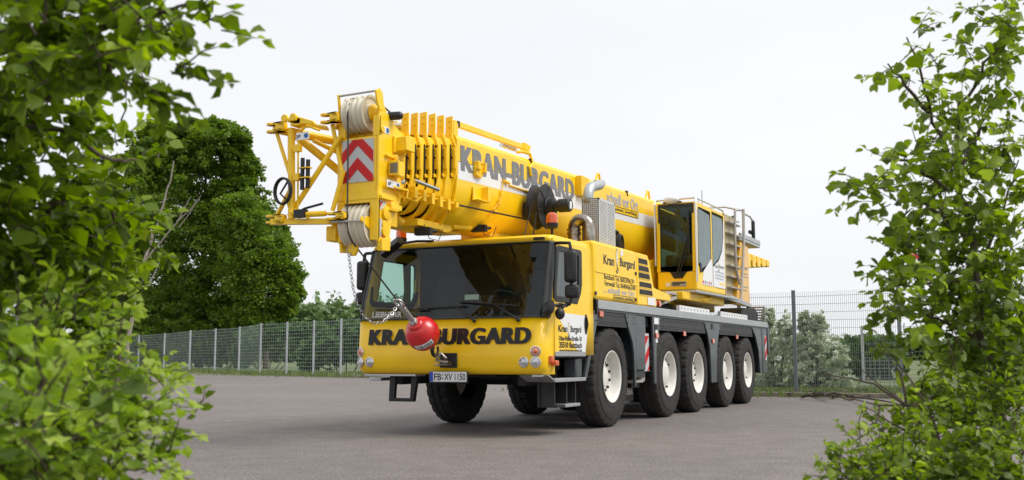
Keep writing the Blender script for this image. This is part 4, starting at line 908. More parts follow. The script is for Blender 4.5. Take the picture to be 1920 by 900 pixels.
# ---- cable reel on the boom side
c = Vector((.60, -.86, 3.05)); b = MB()
b.lathe([(.10, 0), (.30, 0), (.315, .01), (.315, .02), (.29, .03), (.28, .05), (.28, .14), (.29, .155), (.315, .17), (.315, .18), (.10, .185)], c-Vector((.05, 0, 0)), (1, 0, 0), 48)
reel = b.build('cable_reel', BLK, K, ang=35)
b = MB(); b.lathe([(.13, .185), (.13, .21), (.11, .22), (.11, .30), (.075, .31), (.075, .36)], c-Vector((.05, 0, 0)), (1, 0, 0), 24)
b.lathe([(.085, .36), (.095, .37), (.095, .52), (.085, .535), (0, .535)], c-Vector((.05, 0, -.0)), (1, 0, 0), 24)
for k in range(6):
    t = k*PI/3+.3; d = Vector((0, math.cos(t), math.sin(t))); b.cyl(c+d*.14+Vector((.13, 0, 0)), c+d*.29+Vector((.13, 0, 0)), .012, 6)
b.build('reel_motor', BLK, reel)
b = MB(); b.box(c.x+.486, c.x+.489, c.y-.035, c.y+.035, c.z-.05, c.z+.05); b.build('reel_label', WHT, reel)
b = MB(); b.box(.44, .55, -1.05, -.85, 2.9, 3.1); b.tube([(.66, -1.2, 2.5), (.70, -1.15, 2.95)], .012); b.build('reel_bracket', BLKM, reel)

# ---- superstructure
b = MB(); b.cyl((0, 4.3, 1.63), (0, 4.3, 1.90), .78, 48); b.lathe([(.80, 1.80), (.86, 1.82), (.86, 1.90), (.80, 1.92)], (0, 4.3, 0), (0, 0, 1), 72); b.build('slewing_ring', BLKM, K)
b = MB(); b.box(-.62, .62, 2.6, 8.2, 1.93, 2.12)
for s in (1, -1): b.prism([(2.7, 2.12), (8.4, 2.12), (8.4, 3.2), (7.6, 3.9), (7.0, 3.9), (5.2, 2.9), (3.4, 2.6)], 'X', s*.50, s*.56)
b.build('turntable', YEL2, K, bevel=.01)
b = MB(); 
for t in np.linspace(-1.2, 1.6, 26): b.obox((.84*math.cos(t-.6), 4.3+.84*math.sin(t-.6), 1.96), Vector((math.cos(t-.6), math.sin(t-.6), 0))*.05, Vector((-math.sin(t-.6), math.cos(t-.6), 0))*.025, (0, 0, .03))
b.build('gear_teeth', YEL2, K)
pf_ = MB(); pf_.prism([(.55, 4.05), (1.42, 4.05), (1.46, 6.3), (1.36, 8.2), (.55, 8.2)], 'Z', 2.115, 2.155); pf_.prism([(6.2, 2.10), (8.2, 2.02), (8.2, 2.10), (6.6, 2.19)], 'X', 1.40, 1.415)
pf_.build('cab_platform', ALU, K, bevel=.01)
b = MB(); b.box(.55, 1.30, 3.6, 6.4, 1.98, 2.11); b.build('platform_beam', YEL2, K, bevel=.01)
b = MB(); b.tube([(.9+.12*math.sin(k*1.3), 3.8+.18*k, 2.06+.03*math.sin(k*2.1)) for k in range(10)], .035, 8); b.tube([(1.2, 4.3, 2.06), (1.32, 4.9, 2.02), (1.30, 5.4, 2.08)], .04, 8); b.build('hydraulic_hoses', YEL2, K)
# operator cab
oc_ = MB(); cx0, cx1, cy0, cy1, z0, z1 = .66, 1.39, 4.20, 6.18, 2.17, 3.78
# lower body
oc_.prism([(cy0-.02, z0), (cy1, z0), (cy1, 2.30), (5.5, 2.30), (4.62, 2.52), (cy0-.02, 2.52)], 'X', cx0, cx1)
ocab = oc_.build('operator_cab', YEL, K, bevel=.03, seg=3)
b = MB()
def post(p, q, w_=.05): bar(b, p, q, w_, w_)
FT = 3.74
post((cx0+.03, cy0+.0, 2.5), (cx0+.03, cy0+.02, FT), .065); post((cx1-.03, cy0+.0, 2.5), (cx1-.03, cy0+.02, FT), .07)
b.prism([(4.17, 2.50), (4.20, FT), (4.27, FT+.02), (5.22, FT+.0), (5.24, FT-.05), (4.36, FT-.05), (4.30, 3.6), (4.29, 2.62), (4.45, 2.54), (4.45, 2.45), (4.17, 2.45)], 'X', cx1-.004, cx1+.004)
b.prism([(5.18, 3.72), (5.26, 3.72), (5.26, 2.28), (5.18, 2.4)], 'X', cx1-.003, cx1+.005)
b.box(cx0, cx1, cy0+.02, cy1, FT-.02, FT+.03); b.box(cx0, cx0+.03, cy1-.9, cy1, 2.3, FT); b.box(cx0, cx1, cy1-.03, cy1, 2.3, FT)
b.prism([(6.05, 2.3), (6.18, 2.3), (6.18, 3.75), (6.12, 3.75), (6.10, 3.3), (5.95, 2.8), (5.7, 2.5)], 'X', cx1-.004, cx1+.004)
b.build('cab_frame', YEL, ocab, bevel=.01)
b = MB(); b.box(cx0+.055, cx1-.055, cy0+.005, cy0+.012, 2.50, FT-.02); wsu = b.build('front_window', GLC, ocab)
b = MB(); b.prism([(cx0+.40-.20, 2.56), (cx0+.40-.09, 2.38), (cx0+.40+.07, 2.38), (cx0+.40+.20, 2.56), (cx1-.05, 2.60), (cx1-.05, 2.55), (cx0+.58, 2.50), (cx0+.24, 2.50), (cx0+.05, 2.55), (cx0+.05, 2.60)], 'Y', cy0-.03, cy0-.021)
b.frame([(cx0+.03, 2.50), (cx1-.03, 2.50), (cx1-.03, FT), (cx0+.03, FT)], [(cx0+.075, 2.58), (cx1-.075, 2.58), (cx1-.075, FT-.06), (cx0+.075, FT-.06)], 'Y', cy0-.018, cy0-.006)
b.build('window_gasket', BLK, ocab)
b = MB(); b.tube([(1.03, cy0-.05, 2.44), (1.24, cy0-.06, 3.10)], .016, 8); b.tube([(1.08, cy0-.05, 2.44), (1.28, cy0-.06, 3.08)], .012, 8); b.tube([(1.26, cy0-.045, 2.82), (1.27, cy0-.045, 3.60)], .018, 6); b.box(.98, 1.12, cy0-.05, cy0-.02, 2.39, 2.50); b.build('wiper', BLK, ocab)
b = MB(); b.box(.92, 1.20, cy0-.035, cy0-.028, 2.235, 2.325); bb_ = b.build('instruction_plate', mat('plate_grey', (.35, .36, .35), .4), ocab, bevel=.004)
b = MB(); b.box(.94, 1.18, cy0-.038, cy0-.036, 2.285, 2.31); b.box(.94, 1.08, cy0-.038, cy0-.036, 2.255, 2.275); b.build('plate_print', TXT, bb_)
b = MB(); b.box(.82, .90, cy0-.035, cy0-.03, 2.24, 2.31); b.build('notice_sticker', WHT, ocab)
b = MB(); b.prism([(4.33, 2.60), (4.31, 3.60), (4.40, 3.66), (5.10, 3.62), (5.14, 3.5), (5.14, 2.82), (5.05, 2.72), (4.36, 2.52)], 'X', cx1+.0005, cx1+.003); b.build('side_window', GLC, ocab)
b = MB(); b.prism([(5.30, 3.66), (6.0, 3.66), (6.06, 3.5), (6.05, 3.3), (5.95, 3.05), (5.7, 2.85), (5.30, 2.70)], 'X', cx1+.0005, cx1+.003); b.build('side_window', GLC, ocab)
b = MB(); b.prism([(4.50, 2.29), (5.24, 2.29), (5.24, 2.70), (5.16, 2.80), (4.62, 2.53)], 'X', cx1+.002, cx1+.008); b.prism([(5.28, 2.29), (6.10, 2.29), (6.14, 2.5), (6.14, 3.62), (6.09, 3.62), (6.08, 3.3), (5.97, 3.02), (5.72, 2.82), (5.28, 2.66)], 'X', cx1+.002, cx1+.008)
dw = b.build('cab_door', WHT, ocab)
b = MB(); b.prism([(4.42+.06*math.cos(t), 2.60-.02+.095*math.sin(t)) for t in np.linspace(0, 2*PI, 20, endpoint=False)], 'X', cx1+.008, cx1+.02); b.build('air_vent', BLK, ocab, bevel=.005)
text('door_lettering', 'Kran', (cx1+.009, 5.38, 2.66), (0, 1, 0), (0, 0, 1), .24, .07, TXG, dw, off=.02); text('door_lettering', 'Burgard', (cx1+.009, 5.70, 2.65), (0, 1, 0), (0, 0, 1), .38, .09, TXG, dw, off=.02); hook_icon(cx1+.009, 5.66, 2.70, .16, dw)
for z, wd_ in ((2.57, .62), (2.51, .66), (2.45, .60)): b = MB(); b.box(cx1+.0085, cx1+.010, 5.42, 5.42+wd_, z, z+.03); b.build('fine_print', TXL, dw)
b = MB(); b.box(cx1+.0085, cx1+.010, 5.70, 6.05, 2.35, 2.39); b.build('fine_print', YEL, dw)
for k in range(5): b = MB(); b.box(cx1+.0085, cx1+.010, 4.55+.13*k, 4.62+.13*k, 2.31, 2.36); b.build('notice_sticker', [REDR, TXG, TXL][k % 3], dw)
b = MB(); 
hp = [(cx0-.02, cy0-.06, 2.62), (cx0-.02, cy0-.06, FT), (cx0, cy0, FT+.08), (cx1, cy0, FT+.09), (cx1+.02, cy0-.06, FT-.02), (cx1+.02, cy0-.08, 2.30)]
b.tube(hp[:4], .018, 10); b.tube(hp[3:], .020, 10); b.tube([(cx1, cy0, FT+.09), (cx1, 5.3, FT+.10), (cx1, 6.1, FT+.09), (cx1, 6.14, FT)], .016, 10); b.tube([(cx1, 4.4, FT+.02), (cx1, 4.4, FT+.10)], .014); b.tube([(cx1, 5.3, FT+.02), (cx1, 5.3, FT+.10)], .014); b.build('roof_handrail', CHR, ocab)
b = MB(); b.sphere((.95, cy0-.0, FT+.08), .13, 18, (1.15, .8, .6)); b.build('camera_dome', WHT, ocab)
b = MB(); b.box(.78, 1.12, cy0+.0, cy0+.10, FT+.025, FT+.05); b.tube([(cx1-.1, 5.0, FT), (cx1-.1, 5.0, FT+.35)], .006); b.build('roof_fitting', BLK, ocab)
seat(.98, 5.15, 2.70, ocab, 'operator_seat')
b = MB(); b.box(cx0+.032, cx0+.045, 4.3, 6.1, 2.54, 2.95); b.box(cx0+.032, cx0+.045, 5.24, 6.14, 2.952, 3.70); b.box(cx0+.05, cx1-.01, 6.125, 6.145, 2.54, 3.70); b.box(cx0+.05, cx1-.05, 4.30, 6.12, 3.695, 3.712); b.build('cab_lining', mat('cab_lining_grey', (.17, .23, .21), .7, noise=.2), ocab)
b = MB(); b.box(cx0+.004, cx0+.010, 4.27, 5.28, 2.95, 3.70); b.build('side_window', glass('dark_cab_glass', (.10, .14, .125), 1.6), ocab)
b = MB(); b.box(.72, .86, 4.55, 5.3, 2.5, 2.85); b.box(1.14, 1.26, 4.7, 5.3, 2.5, 2.85); b.obox((1.15, 4.5, 2.98), (.11, .0, 0), (0, .02, .01), (0, -.02, .14)); b.box(.70, 1.33, 4.3, 6.1, 2.50, 2.53); b.build('control_console', BLK, ocab, bevel=.02)
b = MB(); b.box(1.22, 1.30, 4.6, 4.64, 3.30, 3.45); b.build('yellow_card', YEL, ocab)
# ladder, counterweight panel, walkway
b = MB()
b.box(1.20, 1.30, 6.55, 7.55, 2.16, 3.85)
lad = b.build('rear_housing', BEIGE, K, bevel=.01)
b = MB()
for k, z in enumerate(np.arange(2.35, 3.75, .22)): b.box(1.302, 1.40, 6.62, 7.5, z, z+.03)
b.build('ladder_step', SILV, K, bevel=.004)
b = MB(); b.tube([(1.42, 7.2, 2.45), (1.42, 6.95, 2.75), (1.42, 6.92, 3.4), (1.42, 6.98, 3.95), (1.42, 7.3, 4.0)], .026, 10); b.tube([(1.40, 7.35, 2.10), (1.40, 7.75, 3.4), (1.40, 7.78, 4.08)], .032, 10)
b.tube([(1.38, 7.78, 4.0), (1.35, 8.6, 4.02), (1.25, 9.3, 3.98)], .02, 8); b.tube([(1.38, 7.78, 4.05), (1.1, 7.4, 4.1), (.7, 7.0, 4.05), (.5, 6.7, 4.03)], .022, 8); b.tube([(1.25, 9.3, 4.05), (1.25, 9.3, 3.40)], .02, 8); b.tube([(.9, 7.0, 3.9), (.9, 7.6, 3.92), (1.1, 8.6, 3.92)], .018, 8)
b.build('handrail', SILV, K)
b = MB(); b.prism([(7.55, 3.36), (8.20, 3.30), (8.20, 2.04), (7.05, 2.04)], 'X', 1.24, 1.385); cwp = b.build('counterweight_panel', mat('pale_yellow_paint', (.78, .42, .03), .4, coat=.5, noise=.05), K, bevel=.012)
text('panel_lettering', 'Kran', (1.387, 7.42, 2.80), (0, 1, 0), (0, 0, 1), .20, .065, TXG, cwp, off=.01); text('panel_lettering', 'Burgard', (1.387, 7.72, 2.79), (0, 1, 0), (0, 0, 1), .36, .08, TXG, cwp, off=.01)
for z, wd_ in ((2.70, .6), (2.63, .62), (2.42, .6), (2.35, .5)): b = MB(); b.box(1.3855, 1.387, 7.45, 7.45+wd_, z, z+.022); b.build('fine_print', TXG, cwp)
b = MB(); b.box(.2, 1.38, 7.5, 9.35, 3.40, 3.46); b.box(1.34, 1.39, 7.55, 9.35, 3.46, 3.56); b.build('rear_walkway', ALU, K, bevel=.008)
b = MB(); b.box(1.25, 1.32, 9.1, 9.2, 3.5, 4.0); b.box(1.2, 1.27, 9.0, 9.3, 3.7, 3.78); b.build('valve_stack', BLK, K, bevel=.02)
b = MB()
for k in range(5): b.box(-1.2, 1.0, 9.75+.5*k, 10.06+.5*k, 3.02+.045*k, 3.36)
b.box(-1.2, .98, 9.0, 11.95, 3.2, 3.30); cwt = b.build('counterweight_bracket', YEL, K, bevel=.01)
b = MB(); b.box(-1.2, .80, 8.2, 9.3, 2.15, 3.35); b.build('counterweight', YEL2, K, bevel=.02)
b = MB(); b.box(.3, 1.1, 6.6, 7.4, 3.55, 3.80); b.cyl((1.0, 7.6, 3.65), (1.0, 8.2, 3.65), .15, 20); b.build('winch', YEL2, K, bevel=.02)
b = MB(); b.sphere((1.1, 6.9, 3.86), .06, 12); b.sphere((1.15, 7.9, 3.92), .055, 12); b.build('black_valve', BLK, K)
b = MB(); b.cyl((1.1, 8.05, 3.8), (1.1, 8.05, 3.95), .05, 14); b.build('rear_beacon', ORG, K)

# ================================================================== HOOK BLOCK hanging from the rope, chain
P0 = Vector((-.045, -4.40, 2.25)); P1 = Vector((.03, -2.56, 1.02)); ax = (Vector((-.035, -2.90, 1.265))-P0).normalized()
hb = empty('hook_block', (P1.x, P1.y, 0.0)); hb.location = (0, 0, 0)
tag(hb, 'red ball hook block pulled taut between boom head and front bumper', 'hook block')
BC = Vector((-.035, -2.90, 1.265))
b = MB(); r = .212
pr = [(.055, -.235), (.085, -.22), (.10, -.195)]
for t in np.linspace(R(152), R(22), 20): pr.append((r*math.sin(t), -r*(-math.cos(t))*1.0 if False else r*math.cos(PI-t)*1.02))
pr += [(.075, .205), (.06, .225), (0, .225)]
b.lathe(pr, BC, ax, 48); ball = b.build('hook_ball', RED, hb, ang=45)
b = MB(); # joint groove band
e1 = ax.orthogonal().normalized()
e1 = (Vector((1, 0, 0))-ax*ax.x).normalized(); e2 = ax.cross(e1)
if e2.y > 0: e2 = -e2
# white label: curved patch wrapped on the ball's lower front
N1, N2 = 16, 4
front = (CAM-BC).normalized(); 
ff = (front-ax*front.dot(ax)).normalized(); sd_ = ax.cross(ff).normalized()
def onball(a, h, rr): # a: around axis, h: along axis angle
    d = (ff*math.cos(a)+sd_*math.sin(a))*math.cos(h)+ax*math.sin(h); return BC+d*rr
def patch(a0, a1, h0, h1, rr, n1=18, n2=4):
    vs = [onball(a0+(a1-a0)*i/n1, h0+(h1-h0)*j/n2, rr) for i in range(n1+1) for j in range(n2+1)]
    return vs, [(i*(n2+1)+j, (i+1)*(n2+1)+j, (i+1)*(n2+1)+j+1, i*(n2+1)+j+1) for i in range(n1) for j in range(n2)]
b = MB(); b.add(*patch(-.22, .95, R(-11), R(10), r*1.008)); lb = b.build('white_label_band', WHT, ball)
cu = bpy.data.curves.new('t', 'FONT'); cu.body = 'LIEBHERR'; cu.offset = .03; t_ = bpy.data.objects.new('t', cu); COL.objects.link(t_)
me = bpy.data.meshes.new_from_object(t_.evaluated_get(bpy.context.evaluated_depsgraph_get())); bpy.data.objects.remove(t_)
xs = [v.co.x for v in me.vertices]; ys = [v.co.y for v in me.vertices]
sgn = 1 if sd_.dot(rt) < 0 else -1
for v in me.vertices:
    u_ = (v.co.x-min(xs))/(max(xs)-min(xs)); q_ = (v.co.y-min(ys))/(max(ys)-min(ys)) if False else v.co.y/.73
    a = (.89-u_*1.06) if sgn > 0 else (-.68+u_*1.06)
    v.co = onball(a, R(7)-q_*R(13.5), r*1.012)
me.materials.append(TXT); lt = bpy.data.objects.new('ball_lettering', me); COL.objects.link(lt); lt.parent = ball
b = MB(); b.obox(BC-ax*.37, ax*.17, e1*.035, e2*.016); b.cyl(BC-ax*.25-e2*.05, BC-ax*.25+e2*.05, .022, 14); b.obox(BC-ax*.24, ax*.04, e1*.045, e2*.03)
b.build('rope_socket', mat('socket_steel', (.50, .49, .47), .45, metal=.6, noise=.25, nscale=20), hb, bevel=.008)
b = MB(); c0 = BC-ax*.64
b.tube([c0+(ax*math.cos(t)*1.25+e1*math.sin(t))*.055 for t in np.linspace(0, 2*PI, 20, endpoint=False)], .016, 8, closed=True)
b.obox(BC-ax*.55, ax*.07, e1*.03, e2*.028); b.build('wedge_clamp', CHR, hb, bevel=.004)
b = MB(); H0 = BC+ax*.21
b.cyl(H0, H0+ax*.08, .028, 14); hc = H0+ax*.155
dn = (Vector((0, 0, -1))-ax*(-ax.z)).normalized()
pts = [H0+ax*.07]+[hc+(-ax*math.cos(t)+dn*math.sin(t))*.072 for t in np.linspace(0, R(250), 14)]
b.tube(pts, [.026]+[.027-.001*i for i in range(14)], 10); b.build('hook', BLK, hb)
b = MB(); q0 = hc+dn*.06+ax*.02; q1 = Vector((.05, -2.52, .93))
b.tube([hc+ax*.0+dn*.05, hc+ax*.06+dn*.09+Vector((.03, 0, 0)), (.06, -2.60, 1.03), (.10, -2.57, .97), (.07, -2.50, .92), (.02, -2.52, .91)], .020, 10); b.build('shackle', STEEL, hb)
# chain
cp_ = [Vector(p) for p in ((-.116, -4.35, 2.17), (-.11, -4.36, 2.08), (-.10, -4.34, 1.937), (-.09, -4.30, 1.735), (-.08, -4.23, 1.56), (-.07, -4.12, 1.437), (-.06, -3.94, 1.36), (-.05, -3.76, 1.378), (-.04, -3.60, 1.469), (-.038, -3.48, 1.58))]
dens = []
for i in range(len(cp_)-1):
    for k in range(20): dens.append(cp_[i].lerp(cp_[i+1], k/20))
dens.append(cp_[-1]); acc = [0]
for i in range(1, len(dens)): acc.append(acc[-1]+(dens[i]-dens[i-1]).length)
def along(s_):
    i = int(np.searchsorted(acc, s_)); i = max(1, min(i, len(dens)-1)); return dens[i], (dens[i]-dens[i-1]).normalized()
b = MB(); pitch = .040; n = int(acc[-1]/pitch)
for k in range(n):
    c, d = along((k+.5)*pitch); s1 = d.cross(Vector((.5, 1, .2))).normalized(); s2 = d.cross(s1)
    sdn = s1 if k % 2 else s2; big = 1.9 if k in (0,) else 1
    lk = [c+d*math.cos(t)*.028*big+sdn*math.sin(t)*.016*big*(1 if abs(math.cos(t)) < .9 else .9) for t in np.linspace(0, 2*PI, 12, endpoint=False)]
    b.tube(lk, .0040, 5, closed=True)
chn = b.build('chain', mat('chain_steel', (.42, .42, .42), .35, metal=.9)); tag(chn, 'thin bright link chain sagging between boom head and red hook block', 'chain')

# ---- every separate piece of the crane is a part of its own
def split_pieces(o):
    me = o.data; nv = len(me.vertices); par = list(range(nv))
    def find(a):
        while par[a] != a: par[a] = par[par[a]]; a = par[a]
        return a
    for e in me.edges:
        a, c = find(e.vertices[0]), find(e.vertices[1])
        if a != c: par[a] = c
    co = np.empty(nv*3); me.vertices.foreach_get('co', co); co = co.reshape(-1, 3)
    root = np.array([find(i) for i in range(nv)]); ids, inv = np.unique(root, return_inverse=True)
    if len(ids) < 2 or len(ids) > 60: return
    lo = np.array([co[inv == k].min(0) for k in range(len(ids))]); hi = np.array([co[inv == k].max(0) for k in range(len(ids))])
    sz = np.linalg.norm(hi-lo, axis=1); cl = list(range(len(ids)))
    def f2(a):
        while cl[a] != a: a = cl[a]
        return a
    for i in range(len(ids)):
        for j in range(i):
            gap = np.linalg.norm(np.maximum(0, np.maximum(lo[i]-hi[j], lo[j]-hi[i])))
            if gap < .45*max(sz[i], sz[j]):
                a, c = f2(i), f2(j)
                if a != c: cl[a] = c
    grp = np.array([f2(k) for k in range(len(ids))])[inv]; us = np.unique(grp)
    if len(us) < 2: return
    for q, u_ in enumerate(us):
        b_ = bmesh.new(); b_.from_mesh(me); b_.verts.ensure_lookup_table()
        bmesh.ops.delete(b_, geom=[v for v in b_.verts if grp[v.index] != u_], context='VERTS')
        nm = me.copy() if q == 0 else me.copy(); b_.to_mesh(nm); b_.free()
        if q == 0: first = nm; continue
        c = o.copy(); c.data = nm; COL.objects.link(c); c.parent = o.parent
    o.data = first
for o in list(crane.children_recursive)+list(hb.children_recursive):
    if o.type == 'MESH' and not o.children and 'lettering' not in o.name and o.name.split('.')[0] not in ('wheel', 'rim', 'wheel_nut_ring', 'hose_coil', 'plate_print', 'fine_print', 'perforated_sheet', 'red_stripe', 'red_chevron', 'hook_emblem', 'plate_symbol', 'ladder_step', 'gear_teeth', 'louvre_sheet', 'rear_grating'): split_pieces(o)

# ================================================================== FENCES
def fence(name, label, pts, H, z0, post_r, wire, vstep, posts_mat, wmat, skip_v=(), tops=None, hstep=.20):
    root = empty(name, (pts[0][0], pts[0][1], 0)); tag(root, label, 'fence')
    base = Vector((pts[0][0], pts[0][1], 0))
    for i, (x, y) in enumerate(pts):
        p = Vector((x, y, 0))-base; b = MB(); b.obox(p+Vector((0, 0, H/2)), (post_r, 0, 0), (0, post_r, 0), (0, 0, H/2+.02)); 
        b.obox(p+Vector((0, 0, H+.03)), (post_r*1.1, 0, 0), (0, post_r*1.1, 0), (0, 0, .012))
        b.build('fence_post', posts_mat, root)
    for i in range(len(pts)-1):
        a = Vector((*pts[i], 0))-base; c = Vector((*pts[i+1], 0))-base; d = c-a; Ln = d.length; d.normalize(); nn = Vector((-d.y, d.x, 0)); b = MB()
        a2 = a+d*post_r*1.2; c2 = c-d*post_r*1.2; m_ = (a2+c2)/2; hl = (c2-a2)/2
        for z in np.arange(z0, H-.01, hstep):
            for s in (1, -1): b.obox(m_+nn*(s*wire*.9)+Vector((0, 0, z)), hl, nn*wire*.35, Vector((0, 0, wire*.5)))
        if i not in skip_v:
            n = int(Ln/vstep)
            for k in range(n+1): b.obox(a2+(c2-a2)*(k/n)+Vector((0, 0, (z0+H)/2)), d*wire*(.38 if wire < .01 else .11), nn*wire*.3, Vector((0, 0, (H-z0)/2)))
        b.build('mesh_panel', wmat, root)
    return root
fence('wire_mesh_fence', 'long green-grey wire mesh fence on thin galvanised posts below the dark trees', [gp(a, d) for a, d in FENCE_L], 2.98, .12, .042, .016, .25, GALV, GWIRE)
fence('wire_mesh_fence', 'grey double-bar mesh fence with square posts behind the crane\'s rear wheels', [gp(a, d) for a, d in FENCE_R], 2.60, .08, .040, .008, .05, DGREY, mat('grey_fence_wire', (.30, .33, .33), .5, metal=.3), skip_v=(4,))
# slim pale gate beyond the right fence
gx, gy = gp(1615, 33); gt = empty('garden_gate', (gx, gy, 0)); tag(gt, 'low pale lattice gate beside a slim post beyond the right fence', 'gate')
dg_ = (Vector((*gp(1690, 33), 0))-Vector((gx, gy, 0)))
b = MB(); b.box(-.035, .035, -.035, .035, 0, 1.95); b.build('gate_post', GALV, gt)
b = MB()
for k in range(9): b.obox(dg_*((k+.5)/8.6)+Vector((0, 0, .48)), dg_.normalized()*.008, Vector((0, .008, 0)), (0, 0, .46))
for z in np.arange(.06, 1.0, .11): b.obox(dg_*.5+Vector((0, 0, z)), dg_*.5, Vector((0, .008, 0)), (0, 0, .008))
b.build('gate_lattice', DGREY, gt)

# ================================================================== VEGETATION
LV8 = np.array([(0, 0, 0), (.22, .24, .05), (.58, .28, .06), (1, 0, -.10), (.58, -.28, .06), (.22, -.24, .05), (.28, 0, -.02), (.62, 0, -.03)])
LF8 = [(0, 6, 1), (1, 6, 7, 2), (2, 7, 3), (0, 5, 6), (5, 4, 7, 6), (4, 3, 7)]
LV4 = np.array([(0, 0, 0), (.5, .36, .10), (1, 0, 0), (.5, -.36, .10)]); LF4 = [(0, 1, 2), (0, 2, 3)]
def leaves(name, P, D, N, S, T, m, parent=None, near=True, wid=1.0):
    P, D, N, S, T = map(np.asarray, (P, D, N, S, T)); n = len(P)
    D = D/np.linalg.norm(D, axis=1, keepdims=True); B = np.cross(N, D); B /= np.linalg.norm(B, axis=1, keepdims=True)+1e-9; N = np.cross(D, B)
    LV, LF = (LV8, LF8) if near else (LV4, LF4); k = len(LV)
    asp = wid*(1+.25*rng.standard_normal(n)).clip(.55, 1.5)
    V = P[:, None]+(D[:, None]*LV[None, :, :1]+B[:, None]*(LV[None, :, 1:2]*asp[:, None, None])+N[:, None]*LV[None, :, 2:])*S[:, None, None]
    if near:
        cv = rng.uniform(-.6, 2.6, n)*S*.06; V[:, [1, 2, 4, 5]] += (N*cv[:, None])[:, None, :]
        V[:, 3] += N*(S*rng.uniform(-.25, .15, n))[:, None]; V[:, :, 2] -= 0
    V = V.reshape(-1, 3)
    cnt = np.array([len(f) for f in LF]); fl = np.concatenate([np.array(f) for f in LF]); nf = len(LF)
    loops = (fl[None]+(np.arange(n)*k)[:, None]).ravel(); tot = np.tile(cnt, n); st = np.concatenate([[0], np.cumsum(tot)[:-1]])
    me = bpy.data.meshes.new(name); me.vertices.add(n*k); me.vertices.foreach_set('co', V.ravel().astype(np.float32))
    me.loops.add(len(loops)); me.loops.foreach_set('vertex_index', loops.astype(np.int32)); me.polygons.add(nf*n)
    me.polygons.foreach_set('loop_start', st.astype(np.int32)); me.polygons.foreach_set('loop_total', tot.astype(np.int32))
    at_ = me.attributes.new('tone', 'FLOAT', 'POINT'); at_.data.foreach_set('value', np.repeat(np.clip(T, 0, 1), k).astype(np.float32))
    me.materials.append(m); me.update(calc_edges=True); me.polygons.foreach_set('use_smooth', [near]*len(me.polygons))
    o = bpy.data.objects.new(name, me); COL.objects.link(o)
    if parent: o.parent = parent
    return o
def unit(v): return v/(np.linalg.norm(v)+1e-9)
class Plant:
    """sprays of leaves on twigs that grow out of limbs"""
    def __init__(s, base): s.P = []; s.D = []; s.N = []; s.S = []; s.T = []; s.tw = MB(); s.base = np.array(base)
    def twig(s, a, d, Ln, size, nleaf, droop=.5, tone=.5, r=.003, spread=.9):
        d = unit(np.array(d, float)); p = np.array(a, float); pts = [p.copy()]; step = Ln/nleaf; side = 1
        for i in range(nleaf):
            d = unit(d+rng.normal(0, .13, 3)+np.array([0, 0, -droop*.09])); p = p+d*step; pts.append(p.copy())
            sv = unit(np.cross(d, [0, 0, 1])+rng.normal(0, .35, 3)); side = -side
            for rep_ in range(1 if i else 2):
                ld = unit(d*.5+sv*side*spread+np.array([0, 0, -.35*droop])+rng.normal(0, .25, 3)); nn = unit(np.array([0, 0, 1.])+rng.normal(0, .55, 3)+ld*.1)
                s.P.append(p+ld*size*.18); s.D.append(ld); s.N.append(nn); s.S.append(size*float(np.clip(rng.lognormal(-.12, .32), .4, 1.7))*(1 if i < nleaf-1 else .75)); s.T.append(tone+rng.normal(0, .16))
        ld = unit(d+rng.normal(0, .2, 3)); s.P.append(p); s.D.append(ld); s.N.append(unit(np.array([0, 0, 1])+rng.normal(0, .5, 3))); s.S.append(size*.8); s.T.append(tone+.15)
        pts = pts[::2]+[pts[-1]] if len(pts) > 4 else pts
        s.tw.tube([Vector(q) for q in pts], [r*(1-.7*i/(len(pts)-1)) for i in range(len(pts))], 4, cap=False)
    def clump(s, c, rad, n, size, nleaf=7, Ln=.22, out_=None, tone=.5, droop=.5, tv=.18):
        c = np.array(c); rad = np.array(rad)
        for _ in range(n):
            q = rng.normal(0, 1, 3); q = q/np.linalg.norm(q)*rng.uniform(.25, 1)**.6; a = c+q*rad
            d = q*.8+rng.normal(0, .45, 3)+(np.array(out_) if out_ is not None else 0)+np.array([0, 0, .15])
            s.twig(a, d, Ln*rng.uniform(.6, 1.25), size, max(3, int(nleaf*rng.uniform(.7, 1.2))), droop, tone+rng.normal(0, tv))
    def limb(s, pts, r0, r1, mb):
        pts = [Vector(p) for p in pts]; fine = []
        for i in range(len(pts)-1):
            for k in range(5): fine.append(pts[i].lerp(pts[i+1], k/5)+Vector(rng.normal(0, r0*.35, 3)))
        fine.append(pts[-1]); n = len(fine); mb.tube(fine, [r0+(r1-r0)*i/(n-1) for i in range(n)], 7)
    def finish(s, root, lm, tm, crown='crown', wid=1.0):
        o = leaves(crown, np.array(s.P)-s.base, s.D, s.N, s.S, s.T, lm, root, True, wid)
        s.tw.v = [(x-s.base[0], y-s.base[1], z-s.base[2]) for x, y, z in s.tw.v]
        s.tw.build('twigs', tm, root, recalc=False); return o
def npx(px, py, d): return np.array(at(px, py, d))
def plant_root(name, label, cat, px, d, group=None):
    x, y = gp(px, d); r_ = empty(name, (x, y, 0)); tag(r_, label, cat, group); return r_, (x, y, 0)
rtn, fwn = np.array(rt), np.array((fw.x, fw.y, 0))
